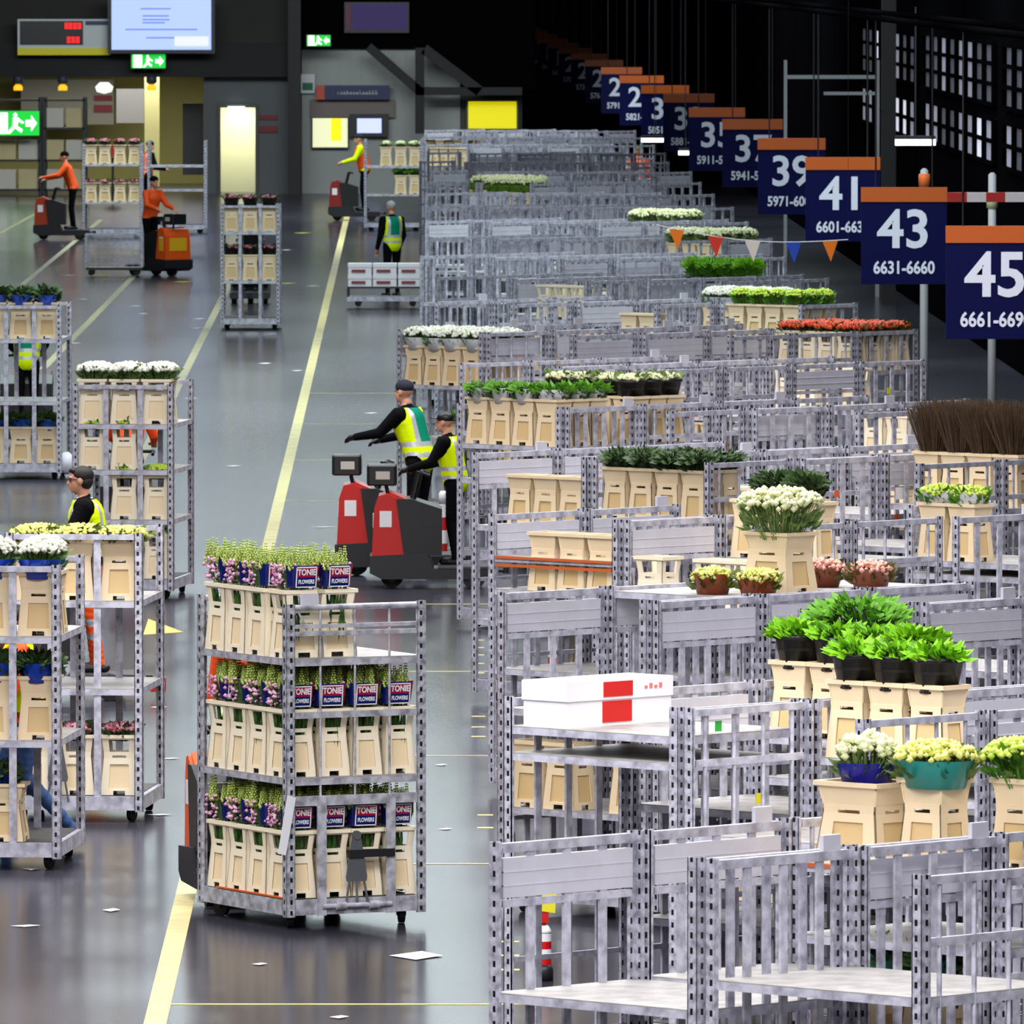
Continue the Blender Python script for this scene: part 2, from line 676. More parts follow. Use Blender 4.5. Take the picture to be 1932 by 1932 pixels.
# glazed office front in the dark side wall
PANE = [mat('pane_dim', '#5a5a66', 0.3, emit=0.16), mat('pane_mid', '#9a9aac', 0.3, emit=0.45), mat('pane_lit', '#dadaea', 0.3, emit=0.8)]
rng = random.Random(5)
n_win = 0
for y0, y1, zr in ((150, 172.5, ((4.95, 3.98, 3), (3.75, 3.05, 2))), (175.5, 199, ((4.95, 3.98, 3), (3.75, 3.05, 2))), (202, 226, ((4.9, 4.0, 3), (3.7, 3.0, 2)))):
    for zt, zb, nr in zr:
        n_win += 1
        wn = MB()
        x_a, x_b = rwx(y0) - .05, rwx(y1) - .05
        ncol = 8
        for c in range(ncol + 1):
            t = c / ncol
            wn.box((x_a + (x_b - x_a) * t, y0 + (y1 - y0) * t, (zt + zb) / 2), (.06, .35, zt - zb))
        for r in range(nr + 1):
            z = zb + (zt - zb) * r / nr
            wn.box(((x_a + x_b) / 2, (y0 + y1) / 2, z), (.06, y1 - y0, .06), rot=Matrix.Rotation(math.atan(-LANE), 3, 'Z'))
        fr = struct(wn.build('window_%d' % n_win, W_BLACK))
        for c in range(ncol):
            pm = PANE[rng.choice((0, 0, 1, 1, 2) if zt > 4 else (0, 1, 2, 2))]
            t0, t1 = (c + .12) / ncol, (c + .88) / ncol
            pb = MB()
            xa, xb, ya, yb = x_a + (x_b - x_a) * t0 + .03, x_a + (x_b - x_a) * t1 + .03, y0 + (y1 - y0) * t0, y0 + (y1 - y0) * t1
            pb.add([(xa, ya, zb), (xb, yb, zb), (xb, yb, zt), (xa, ya, zt), (xa + .02, ya, zb), (xb + .02, yb, zb), (xb + .02, yb, zt), (xa + .02, ya, zt)],
                   [(0, 1, 2, 3), (4, 7, 6, 5), (3, 2, 6, 7), (0, 4, 5, 1), (0, 3, 7, 4), (1, 5, 6, 2)])
            pb.build('pane', pm, fr)
p = at(1676, 575)
b = MB()
b.bb(p.x - .13, p.x + .13, p.y - .13, p.y + .13, 0, 12.6)
struct(b.build('column_3', mat('column_black', '#101012', 0.5)))
p = at(1655, 560)
b = MB()
b.bb(p.x - .035, p.x + .035, p.y - .035, p.y + .035, 0, 4.4)
b.bb(p.x - 1.7, p.x, p.y - .02, p.y + .02, 4.05, 4.12)
b.bb(p.x - 1.0, p.x, p.y - .02, p.y + .02, 3.75, 3.81)
b.bb(p.x - 1.74, p.x - 1.68, p.y - .03, p.y + .03, 0, 4.4)
tag(b.build('sign_gantry', mat('gantry_grey', '#a0a4a8', 0.5)), 'pale grey tubular gantry beside the black column behind the lane signs', 'gantry')

# ---------------------------------------------------------------- boards, screens and lamps of the far wall
EXITG = mat('exit_green', '#12c23a', 0.5, emit=1.0)
EXITW = mat('exit_white', '#f4fff4', 0.5, emit=2.2)


def hung(name, label, cat, px0, px1, py0, py1, d, th, m, wall=WD):
    t = thing(name, label, cat, (wx((px0 + px1) / 2, d), d, wz(py1, d)))
    w_, h_ = wx(px1, d) - wx(px0, d), wz(py0, d) - wz(py1, d)
    b_ = MB()
    b_.bb(-w_ / 2, w_ / 2, 0, th, 0, h_)
    b_.build('housing', m, t)
    if wall - d > th + .01:
        b_ = MB()
        b_.bb(-w_ * .12, w_ * .12, th, wall - d - .004, h_ * .35, h_ * .65)
        b_.build('wall_bracket', BLACK, t)
    return t, w_, h_


def face(t, name, x0, x1, z0, z1, m, y=-.012, th=.012):
    b_ = MB()
    b_.bb(x0, x1, y, y + th, z0, z1)
    return b_.build(name, m, t)


t, w_, h_ = hung('display_screen', 'large pale blue display screen hung over the open bay', 'screen', 204, 406, -6, 101, WD - 1.3, .25, BLACK)
SCR = mat('screen_blue', '#a9bdff', 0.4, emit=0.95)
face(t, 'screen_panel', -w_ / 2 + .1, w_ / 2 - .1, .1, h_, SCR)
TX = mat('screen_text', '#6d86d8', 0.4, emit=0.6)
for (x0, x1, z0) in ((-.55, .25, 1.17), (-.5, .2, .98), (-.5, .22, .88), (-.5, .1, .8), (-.95, .95, .62), (-.4, .35, .4)):
    face(t, 'text_line', x0, x1, z0, z0 + .035, TX, -.02, .008)
face(t, 'text_panel', .35, 1.25, .2, .45, mat('screen_pale', '#d5d8ff', 0.4, emit=1.0), -.02, .008)
t, w_, h_ = hung('led_board', 'dark LED board with red digits over a yellow strip', 'display board', 34, 210, 36, 104, WD - .9, .2, mat('board_pale', '#e4ecee', 0.6))
face(t, 'led_panel', -w_ / 2 + .06, .5, .27, h_ - .05, mat('led_black', '#0c0406', 0.3))
LEDR = mat('led_red', '#ff1414', 0.4, emit=1.6)
for z0, xs in ((.70, (.02, .13, .25, .37)), (.33, (.08, .2, .32))):
    bb_ = MB()
    for x0 in xs:
        bb_.bb(x0, x0 + .075, -.022, -.014, z0, z0 + .03)
        bb_.bb(x0, x0 + .075, -.022, -.014, z0 + .12, z0 + .15)
        bb_.bb(x0, x0 + .022, -.022, -.014, z0, z0 + .15)
        bb_.bb(x0 + .053, x0 + .075, -.022, -.014, z0, z0 + .15)
    bb_.build('red_digits', LEDR, t)
face(t, 'yellow_strip', -w_ / 2, w_ / 2, 0, .19, mat('strip_yellow', '#fff21a', 0.5))
face(t, 'header_band', .56, w_ / 2, h_ - .16, h_ - .05, mat('band_blue', '#38406a', 0.5))


def exit_sign(px0, px1, py0, py1, d, label, arrow=1, wall=WD):
    t_, w1, h1 = hung('exit_sign', label, 'exit sign', px0, px1, py0, py1, d, .12, mat('sign_case', '#20301f', 0.5), wall)
    face(t_, 'lit_panel', -w1 / 2 + .02, w1 / 2 - .02, .02, h1 - .02, EXITG)
    m_ = MB()
    s_ = h1 * .8
    z0 = h1 * .1
    m_.bb(-w1 * .42, -w1 * .18, -.022, -.014, z0, z0 + s_)                       # door
    x_ = -w1 * .02                                                              # running figure
    m_.octa((x_, -.018, z0 + s_ * .9), (s_ * .11, .006, s_ * .11))
    m_.prism([(x_ - s_ * .12, z0 + s_ * .35), (x_ + s_ * .1, z0 + s_ * .35), (x_ + s_ * .16, z0 + s_ * .78), (x_ - s_ * .1, z0 + s_ * .78)], -.022, -.014)
    m_.prism([(x_ + s_ * .02, z0 + s_ * .4), (x_ + s_ * .35, z0 + s_ * .2), (x_ + s_ * .3, z0 + s_ * .05), (x_ - s_ * .05, z0 + s_ * .3)], -.022, -.014)
    m_.prism([(x_ - s_ * .1, z0 + s_ * .4), (x_ + s_ * .05, z0 + s_ * .35), (x_ - s_ * .25, z0), (x_ - s_ * .4, z0 + s_ * .02)], -.022, -.014)
    m_.prism([(x_ + s_ * .12, z0 + s_ * .75), (x_ + s_ * .42, z0 + s_ * .55), (x_ + s_ * .36, z0 + s_ * .48), (x_ + s_ * .1, z0 + s_ * .62)], -.022, -.014)
    xa, xb = (w1 * .2, w1 * .43) if arrow > 0 else (w1 * .43, w1 * .2)
    zc = h1 / 2
    m_.prism([(xa, zc + s_ * .15), ((xa + xb) / 2, zc + s_ * .15), ((xa + xb) / 2, zc + s_ * .38), (xb, zc), ((xa + xb) / 2, zc - s_ * .38), ((xa + xb) / 2, zc - s_ * .15), (xa, zc - s_ * .15)], -.022, -.014)
    m_.build('running_figure_symbol', EXITW, t_)
    return t_


exit_sign(247, 314, 101, 130, WD - 1.0, 'glowing green exit sign just under the blue display screen')
exit_sign(578, 625, 65, 88, WD - .9, 'small green exit sign high beside the dark column', -1, WD + .4)
exit_sign(-14, 76, 208, 257, 294.5, 'large green exit sign fixed on the rack front', 1, 294.63)
t, w_, h_ = hung('assembly_sign', 'white and green safety notice on the pale cladding by the dark column', 'notice', 567, 594, 140, 176, WD + .45, .06, WHITE, WD + .6)
face(t, 'green_pictogram', -w_ / 2 + .05, w_ / 2 - .05, .08, h_ * .55, mat('notice_green', '#127a5a', 0.5))
t, w_, h_ = hung('hall_sign', 'long navy direction sign with an orange end above the lobby', 'sign', 597, 735, 161, 188, WD + .2, .12, mat('sign_navy', '#0d1a5c', 0.4), WD + .6)
face(t, 'orange_end', -w_ / 2, -w_ / 2 + .22, 0, h_, mat('sign_orange', '#d2481c', 0.4))
rr = random.Random(2)
bb_ = MB()
for k in range(13):
    x_ = -.42 + k * .085
    hh = rr.choice((.07, .07, .1))
    bb_.bb(x_, x_ + .018, -.02, -.012, h_ / 2 - .05, h_ / 2 - .05 + hh)
    bb_.bb(x_ + .035, x_ + .053, -.02, -.012, h_ / 2 - .05, h_ / 2 + .02)
    bb_.bb(x_, x_ + .053, -.02, -.012, h_ / 2 + rr.choice((-.05, -.01, .005)), h_ / 2 + .02)
bb_.build('lettering', WHITE, t)
t, w_, h_ = hung('lit_poster', 'bright cream and yellow lit window panel in the lobby', 'light panel', 588, 658, 221, 280, WD + .4, .1, mat('poster_case', '#3a3a30', 0.5))
face(t, 'cream_panel', -w_ / 2 + .03, w_ / 2 - .03, .03, h_ - .03, mat('poster_cream', '#f1f2c4', 0.5, emit=0.75))
face(t, 'yellow_panel', .02, .3, .2, h_ - .03, mat('poster_yellow', '#fff000', 0.5, emit=0.8), -.02, .008)
t, w_, h_ = hung('monitor', 'black framed monitor glowing blue white next to the lit poster', 'monitor', 660, 733, 215, 258, WD + .3, .15, BLACK)
face(t, 'screen', -.32, .33, .1, h_ - .12, mat('monitor_glow', '#b9c2ff', 0.5, emit=1.2))
t, w_, h_ = hung('yellow_board', 'plain bright yellow notice board beyond the trolley field', 'board', 880, 978, 188, 246, WD + .3, .1, mat('board_frame', '#6c6c50', 0.6), WD + .7)
face(t, 'yellow_face', -w_ / 2 + .05, w_ / 2 - .05, .05, h_ - .05, mat('board_yellow_glow', '#fff200', 0.5, emit=0.55))  # board is no lamp; its brightness is put in as glow
t, w_, h_ = hung('purple_window_screen', 'dim purple screen high in the black upper wall', 'screen', 650, 772, 4, 62, WD + .1, .1, BLACK, WD + .4)
face(t, 'purple_panel', -.65, w_ / 2 - .05, .08, h_ - .05, mat('purple_glow', '#2a0f55', 0.5, emit=0.5))
face(t, 'magenta_panel', -w_ / 2 + .05, -.7, .08, h_ - .05, mat('magenta_glow', '#4a1238', 0.5, emit=0.5))
for k, (px, py0, py1, d, lab) in enumerate(((490, 217, 226, WD - .05, 'small dark red notice above another beside the lit doorway'), (490, 238, 250, WD - .05, 'lower dark red notice beside the lit doorway'),
                                           (178, 180, 190, WD + 11.95, 'small dark red plate on the bay rear wall'), (178, 198, 212, WD + 11.95, 'wider dark red plate lower on the bay rear wall'))):
    hung('red_notice', lab, 'notice', px, px + 34, py0, py1, d, .04, mat('notice_red', '#7d2230', 0.6))
hung('door_lamp', 'round white lamp glowing over the lit doorway', 'lamp', 430, 462, 201, 213, WD - .15, .1, mat('lamp_white', '#e8f0ff', 0.5, emit=3.0))
for px, lab in ((37, 'first amber beacon under the black fascia from the hall side'), (121, 'amber beacon under the black fascia between two others'), (288, 'amber beacon at the head of the pale yellow column')):
    t = thing('amber_beacon', lab, 'beacon lamp', (wx(px), WD - .7, wz(170)))
    bb_ = MB()
    bb_.lathe([(.12, 0), (.12, .1), (.06, .16)])
    bb_.build('amber_lens', mat('amber_glow', '#ffae1e', 0.4, emit=1.4), t)
    bb_ = MB()
    bb_.lathe([(.07, .16), (.14, .22), (.14, .36), (.05, .42)])
    bb_.bb(-.03, .03, 0, .2, .26, .32)
    bb_.build('lamp_base', mat('beacon_base', '#3a4152', 0.5), t)
t = thing('wall_lamp', 'white dome lamp shining under the black fascia', 'lamp', (wx(199), WD - .7, wz(176)))
bb_ = MB()
bb_.lathe([(.03, 0), (.2, .05), (.24, .18), (.12, .3)])
bb_.build('lamp_dome', mat('lamp_dome_white', '#f4f2ea', 0.5, emit=1.3), t)
t = thing('stop_disc', 'round red disc sign standing in the open bay', 'sign', (wx(213, 290), 290, 0))
bb_ = MB()
bb_.tube((0, 0, 0), (0, 0, 1.1), .03)
bb_.build('post', DARK, t)
bb_ = MB()
bb_.tube((0, -.05, 1.35), (0, 0, 1.35), .23, n=20)
bb_.build('disc', mat('disc_red', '#b52d12', 0.5), t)
for nm, px, py, wpx, Y, lab in (('strip_lamp', 1727, 268, 76, 158, 'glowing white strip lamp under the glazed office front'), ('strip_lamp', 1235, 264, 50, 236, 'bright white strip lamp under sign thirty-one'),
                                ('strip_lamp', 1293, 288, 26, 228, 'short white strip lamp under sign thirty-three')):
    q = atY(px, py, Y)
    t = thing(nm, lab, 'lamp', (q.x, q.y, q.z))
    bb_ = MB()
    bb_.tube((-wpx * Y / F / 2, 0, 0), (wpx * Y / F / 2, 0, 0), .05, n=10)
    bb_.build('tube', mat('tube_glow', '#f4fbff', 0.4, emit=3.0), t)
    bb_ = MB()
    bb_.bb(-wpx * Y / F / 2, wpx * Y / F / 2, -.06, .06, .04, .09)
    bb_.bb(-.01, .01, -.01, .01, .09, 5.6 - q.z)
    bb_.build('housing', DARK, t)

# ---------------------------------------------------------------- hanging lane signs
SNAVY = mat('lane_sign_navy', '#070b40', 0.6, spec=0.1)
SOR = mat('lane_sign_orange', '#bd570e', 0.5)
SWH = mat('lane_sign_white', '#dfe4f4', 0.45)
signs = [(45, 1785, 428, '6661-6690'), (43, 1625, 355, '6631-6660'), (41, 1520, 298, '6601-6630'), (39, 1430, 262, '5971-6000'), (37, 1363, 226, '5941-5970'),
         (35, 1300, 204, '5911-5940'), (33, 1252, 178, '5881-5910'), (31, 1210, 162, '5851-5880')]
y31 = at(1210, 162, 3.45)
for k, n in enumerate(range(29, 8, -2)):
    Y = y31.y + 20.6 * (k + 1)
    signs.append((n, None, Y, '%d-%d' % (5821 - 30 * k, 5850 - 30 * k)))
num = {45: 'forty-five', 43: 'forty-three', 41: 'forty-one', 39: 'thirty-nine', 37: 'thirty-seven', 35: 'thirty-five', 33: 'thirty-three', 31: 'thirty-one'}
far_i = 0
sgn = MB()
sgn.bb(0, 1.06, 0, .05, 0, 1.19)
SIGNM = sgn.mesh('board', SNAVY)
sgn = MB()
sgn.bb(-.003, 1.063, -.012, .062, 1.02, 1.2)
BANDM = sgn.mesh('orange_band', SOR)
sgn = MB()
sgn.tube((.18, .025, 1.19), (.18, .025, 3.3), .012, n=5)
sgn.tube((.88, .025, 1.19), (.88, .025, 3.3), .012, n=5)
HANG = sgn.mesh('hanger_rods', BLACK)
for n, px, py, rtxt in signs:
    if px:
        q = at(px, py, 3.45)
    else:
        q = Vector((y31.x + (py - y31.y) * (y31.x - at(1430, 262, 3.45).x) / (y31.y - at(1430, 262, 3.45).y), py, 3.45))
    if n in num:
        lab = 'navy hanging lane sign numbered %s with an orange top band' % num[n]
    else:
        lab = 'small far navy lane sign with orange band, %s beyond sign thirty-one' % ORD[far_i]
        far_i += 1
    t = thing('lane_sign', lab, 'sign', (q.x, q.y, q.z - 1.19), 0, 'hanging lane signs')
    put('board', SIGNM, t)
    put('orange_band', BANDM, t)
    put('hanger_rods', HANG, t)
    letter(str(n), .66, SWH, t, (.53, -.006, .66), (PI / 2, 0, 0), .013, 1.0, 'lane_number')
    letter(rtxt, .215, SWH, t, (.53, -.006, .2), (PI / 2, 0, 0), .006, .82, 'number_range')
b = MB()
qa, qb = at(1785, 428, 3.45), y31
dd = (qb - qa)
for off in (.18, .88):
    p0 = Vector((qa.x + off, qa.y - 25, 5.5)) - Vector((dd.x / dd.y * 25, 0, 0))
    p1 = Vector((qb.x + off, qb.y + 235, 5.5)) + Vector((dd.x / dd.y * 235, 0, 0))
    b.tube(p0 + Vector((0, 0, .05)), p1 + Vector((0, 0, .05)), .04, n=6)
struct(b.build('beam_sign_rail', W_BLACK))
# bunting
fl0, fl1 = atY(1238, 424, 128), atY(1600, 452, 128)
t = thing('bunting', 'string of small coloured pennant flags hung across the trolleys', 'bunting', fl0)
bb_ = MB()
N = 12
pt = [Vector((0, 0, 0)).lerp(fl1 - fl0, i / N) - Vector((0, 0, .10 * math.sin(PI * i / N))) for i in range(N + 1)]
bb_.path(pt, .006, 5)
hc_ = MB()
for q_ in (pt[0], pt[-1]):
    hc_.tube(q_, (q_.x, q_.y, 12.62 - fl0.z), .0022, n=5)
hc_.build('hanger_cord', BLACK, t)
bb_.build('string', WHITE, t)
for k, (px, cl) in enumerate(((1277, '#ff8a12'), (1350, '#e5391c'), (1420, '#f2ece2'), (1497, '#1c4fd0'), (1566, '#ff8a12'))):
    u = (px - 1238) / (1600 - 1238)
    c = (fl1 - fl0) * u - Vector((0, 0, .10 * math.sin(PI * u)))
    bb_ = MB()
    bb_.prism([(c.x - .09, c.z), (c.x + .09, c.z), (c.x + .01, c.z - .24)], c.y - .004, c.y + .004)
    bb_.build('pennant', mat('pennant_' + cl[1:], cl, 0.7), t)
# height barrier
q = atY(1788, 372, 128)
t = thing('height_barrier', 'red and white striped height barrier beam behind sign forty-five', 'barrier', q)
for k in range(6):
    bb_ = MB()
    bb_.bb(k * .22, k * .22 + .22, -.04, .04, -.055, .055)
    bb_.build('stripe', RED if k % 2 == 0 else WHITE, t)
bb_ = MB()
bb_.bb(1.1, 1.18, .05, .13, -q.z, .08)
bb_.build('support_post', DARK, t)
for px, py0, py1, Y, lab, cl in ((1744, 322, 352, 140, 'white marker post with an orange foot above sign forty-three', '#ff7d3a'), (1872, 330, 425, 140, 'taller white marker post crossing behind the striped barrier', '#d8dcae')):
    q0 = atY(px, py1, Y)
    t = thing('marker_post', lab, 'post', (q0.x, q0.y, 0))
    bb_ = MB()
    bb_.lathe([(.055, 0), (.05, wz(py0, Y)), (.02, wz(py0, Y) + .03)], n=10)
    bb_.build('tube', mat('post_white', '#cfd0d2', 0.5), t)
    bb_ = MB()
    zc = wz((py0 + py1) / 2, Y)
    bb_.lathe([(.07, zc - .1), (.075, zc), (.07, zc + .06)], n=10)
    bb_.build('collar', mat('collar_' + cl[1:], cl, 0.5), t)
# paper scraps on the floor
SCR_P = mat('scrap_paper', '#eeeef4', 0.8)
scraps = [(785, 1804, .34, .2), (210, 1718, .12, .08), (48, 1748, .2, .05), (640, 1920, .12, .06), (490, 1820, .1, .05), (60, 1640, .14, .08), (610, 995, .3, .05), (832, 1444, .1, .05), (560, 700, .2, .12),
          (500, 686, .22, .14), (300, 694, .2, .1), (140, 648, .25, .1), (255, 578, .24, .1), (157, 565, .2, .12), (370, 620, .22, .12), (270, 592, .2, .1), (375, 602, .24, .12), (360, 752, .2, .1),
          (145, 1085, .15, .06), (640, 1040, .2, .08), (600, 1066, .2, .06), (520, 1045, .18, .06), (690, 1060, .2, .06), (840, 1565, .1, .05), (300, 1335, .14, .06), (320, 1432, .16, .04), (300, 1538, .2, .05),
          (590, 540, .3, .14), (540, 472, .25, .15), (130, 520, .3, .2), (600, 640, .2, .1), (700, 780, .2, .1), (440, 880, .2, .1)]
for px, py, a, bq in scraps:
    p = at(px, py)
    bb_ = MB()
    k = rng.uniform(-.3, .3)
    bb_.add([(-a / 2, 0, .003), (0, -bq * 1.5, .003), (a / 2, bq * k, .006), (a * .1, bq * 1.5, .004)], [(0, 1, 2, 3)])
    tag(bb_.build('paper_scrap', SCR_P, None, (p.x, p.y, 0.002)), 'small white scrap of paper lying flat on the dark floor', 'paper scrap', 'paper scraps on the floor')
for px, py in ((190, 520), (345, 532), (540, 535), (570, 440)):
    p = at(px, py)
    bb_ = MB()
    bb_.add([(-.2, 0, .003), (0, -.25, .003), (.22, .05, .006), (.03, .25, .004)], [(0, 1, 2, 3)])
    tag(bb_.build('yellow_scrap', mat('scrap_yellow', '#e8e03a', 0.8), None, (p.x, p.y, 0.002)), 'yellow scrap lying on the far floor', 'paper scrap', 'yellow scraps on the floor')
# ---------------------------------------------------------------- trolleys
LX, WY, HT = 1.35, 1.01, 2.115                      # long side, end width, post height
HX, HY = LX / 2, WY / 2
CACHE = {}


def part_mesh(key, fn, mats):
    if key not in CACHE:
        b_ = MB()
        fn(b_)
        CACHE[key] = (b_.mesh(key.split(':')[0], mats), b_)
    return CACHE[key]


def f_post(b_):
    b_.bb(0, .062, 0, .006, .08, HT)
    b_.bb(0, .006, 0, .062, .08, HT)
    b_.bb(.056, .062, 0, .022, .08, HT)
    b_.bb(0, .022, .056, .062, .08, HT)


def f_deck(b_):
    b_.bb(-HX + .01, HX - .01, -HY + .01, -HY + .05, .09, .19)
    b_.bb(-HX + .01, HX - .01, HY - .05, HY - .01, .09, .19)
    b_.bb(-HX + .01, -HX + .05, -HY + .05, HY - .05, .09, .19)
    b_.bb(HX - .05, HX - .01, -HY + .05, HY - .05, .09, .19)
    b_.bb(-HX + .05, HX - .05, -HY + .05, HY - .05, .172, .195, 2)
    for x in (-.22, .22):
        b_.bb(x - .03, x + .03, -HY + .05, HY - .05, .1, .17)


def f_shelf(b_):
    b_.bb(-HX + .012, HX - .012, -HY + .012, HY - .012, -.006, 0, 1)
    for s in (-1, 1):
        b_.bb(-HX + .012, HX - .012, s * (HY - .012), s * (HY - .03), -.045, -.006)
        b_.bb(s * (HX - .012), s * (HX - .03), -HY + .03, HY - .03, -.05, -.006)
    b_.bb(-HX + .03, HX - .03, -.03, .03, -.035, -.006)


def f_caster(b_):
    b_.tube((0, -.018, .06), (0, .018, .06), .06, n=14, mi=0, smooth=False)
    b_.bb(-.012, .03, -.03, -.022, .05, .1, 1)
    b_.bb(-.012, .03, .022, .03, .05, .1, 1)
    b_.bb(-.03, .04, -.03, .03, .088, .1, 1)


def f_bars(b_):
    b_.rbox((0, 0, HT - .03), (.04, WY - .12, .045), .015, axis=1) if False else b_.bb(-.018, .018, -HY + .06, HY - .06, HT - .055, HT - .01)
    for z, h in ((1.02, .03), (.6, .03)):
        b_.bb(-.01, .01, -HY + .06, HY - .06, z, z + h)
    for y in (-.25, 0, .25):
        b_.bb(-.012, .004, y - .024, y + .024, .19, HT - .05)


def f_boards(b_):
    f_bars(b_)
    b_.bb(-.014, .014, -HY + .06, HY - .06, 1.80, 1.835)


def f_board(b_):
    b_.bb(-.017, .017, -HY + .058, HY - .058, 1.845, 2.035)
    for z in (1.90, 1.965):
        b_.bb(-.020, .020, -HY + .058, HY - .058, z, z + .006)


def f_rails(b_):
    b_.bb(-.018, .018, -HY + .06, HY - .06, HT - .05, HT - .01)
    b_.bb(-.012, .012, -HY + .06, HY - .06, 1.78, 1.82)
    b_.bb(-.01, .01, -HY + .06, HY - .06, 1.2, 1.24)
    b_.bb(-.01, .01, -HY + .06, HY - .06, .6, .64)
    for y in (-.36, -.12, .12, .36):
        b_.tube((0, y, .19), (0, y, HT - .04), .012, n=6)


def f_mesh_main(b_):
    b_.tube((0, -HY + .05, HT - .025), (0, HY - .05, HT - .025), .02, n=8)
    b_.bb(-.012, .012, -HY + .06, HY - .06, 1.955, 1.98)
    b_.bb(-.012, .012, -HY + .06, HY - .06, 1.905, 1.935)
    b_.bb(-.012, .012, -HY + .06, HY - .06, 1.37, 1.41)
    b_.bb(-.014, .014, -HY + .06, HY - .06, .80, .865)
    for y in (-.25, 0, .25):
        b_.tube((0, y, .86), (0, y, HT - .04), .0085, n=6)
    b_.tube((0, -HY + .09, HT - .04), (0, -HY + .16, 1.94), .008, n=5)
    for y in (-.25, .25):
        b_.bb(.012, .026, y - .032, y + .032, .085, .86)
    b_.tube((.03, -.25, .145), (.03, .25, .145), .018, n=8)
    for y in (-.12, .12):
        b_.tube((.03, y - .035, .145), (.03, y + .035, .145), .03, n=8)


def f_drawbar(b_):
    b_.prism([(-.028, .60), (.028, .60), (.075, .33), (.07, .30), (-.07, .30), (-.075, .33)], .016, .028, plane='yz')
    b_.tube((.01, 0, .60), (.035, 0, .60), .03, n=10)
    for y in (-.07, 0, .07):
        b_.tube((.022, y * .75, .31), (.03, y * 1.15, .15), .008, n=5)


def f_card(b_):
    b_.bb(-.012, .012, -.06, .06, 0, .075)


M_FIELD = dict(post=POST, metal=[GALV, SHELF, DECKM], panel=GALV)
M_MAIN = dict(post=WPOST, metal=[WORN, SHELF, DECKM], panel=WORN)
def f_two(b_):
    b_.bb(-.018, .018, -HY + .06, HY - .06, HT - .05, HT - .01)
    for y in (-.17, .17):
        b_.bb(-.012, .004, y - .026, y + .026, .10, HT - .05)


PANELS = {'two': f_two, 'board': f_boards, 'bars': f_bars, 'rails': f_rails, 'main': f_mesh_main}
CAST = [RUB, DARK]


def panel_at(kind, ms, t, s, card=False):
    rz = 0 if s > 0 else PI
    me = part_mesh('end_panel:' + kind + ms['panel'].name, PANELS[kind], ms['panel'])[0]
    e = put('end_panel', me, t, (s * (HX - .022), 0, 0), (0, 0, rz))
    if kind == 'board':
        put('sign_board', part_mesh('sign_board', f_board, ALU)[0], e)
    if card:
        put('card_holder', part_mesh('card_holder', f_card, ALU)[0], e, (0, -.33 if s < 0 else .33, HT - .01))
    return e


def trolley(loc, rz, label, shelves=(.98, 1.76), ends=('bars', 'bars'), ms=M_FIELD, parts=2, group=None, deck=True, card=0):
    """parts 2: every post, shelf, panel and wheel a part; 0: one mesh (far away)"""
    if parts == 0:
        key = 'auction_trolley:' + str(shelves) + str(ends)
        if key not in CACHE:
            b_ = MB()
            tmp = MB()
            f_post(tmp)
            for k, (x, y) in enumerate(((-HX, -HY), (HX, -HY), (HX, HY), (-HX, HY))):
                b_.join(tmp, Matrix.Translation((x, y, 0)) @ Matrix.Rotation(k * PI / 2, 4, 'Z'), [0])
            tmp = MB()
            f_deck(tmp)
            b_.join(tmp, None, [1, 2, 5])
            tmp = MB()
            f_shelf(tmp)
            for z in shelves:
                b_.join(tmp, Matrix.Translation((0, 0, z)), [1, 2])
            for kind, s in zip(ends, (-1, 1)):
                tmp = MB()
                PANELS[kind](tmp)
                Mx = Matrix.Translation((s * (HX - .022), 0, 0)) @ Matrix.Rotation(0 if s > 0 else PI, 4, 'Z')
                b_.join(tmp, Mx, [1])
                if kind == 'board':
                    tmp = MB()
                    f_board(tmp)
                    b_.join(tmp, Mx, [3])
            tmp = MB()
            f_caster(tmp)
            for x, y in ((-HX + .16, -HY + .1), (HX - .16, -HY + .1), (HX - .16, HY - .1), (-HX + .16, HY - .1)):
                b_.join(tmp, Matrix.Translation((x, y, 0)), [4, 4])
            CACHE[key] = (b_.mesh('auction_trolley', [POST, GALV, SHELF, ALU, RUB, DECKM]), None)
        o = put('auction_trolley', CACHE[key][0], None, loc, (0, 0, rz))
        return tag(o, label, 'trolley', group)
    t = thing('auction_trolley', label, 'trolley', loc, rz, group)
    pm = part_mesh('post:' + ms['post'].name, f_post, ms['post'])[0]
    for k, (x, y) in enumerate(((-HX, -HY), (HX, -HY), (HX, HY), (-HX, HY))):
        put('post', pm, t, (x, y, 0), (0, 0, k * PI / 2))
    if deck:
        put('deck', part_mesh('deck:' + ms['metal'][0].name, f_deck, ms['metal'])[0], t)
    sm_ = part_mesh('shelf:' + ms['metal'][0].name, f_shelf, ms['metal'])[0]
    for z in shelves:
        put('shelf', sm_, t, (0, 0, z))
    for k, (kind, s) in enumerate(zip(ends, (-1, 1))):
        panel_at(kind, ms, t, s, bool(card & (1 << k)))
    cm = part_mesh('caster', f_caster, CAST)[0]
    for x, y in ((-HX + .16, -HY + .1), (HX - .16, -HY + .1), (HX - .16, HY - .1), (-HX + .16, HY - .1)):
        put('caster', cm, t, (x, y, 0), (0, 0, .4 if x > 0 else -.3))
    return t


# ---------------------------------------------------------------- crates
CW, CD, CH = .297, .236, .44
PROF = [(0.0, 1.0), (.02, 1.0), (.27, .84), (.31, .84), (.42, .95), (.44, .95)]


def prof(z):
    for (z0, k0), (z1, k1) in zip(PROF[:-1], PROF[1:]):
        if z <= z1:
            return k0 + (k1 - k0) * (z - z0) / (z1 - z0)
    return PROF[-1][1]


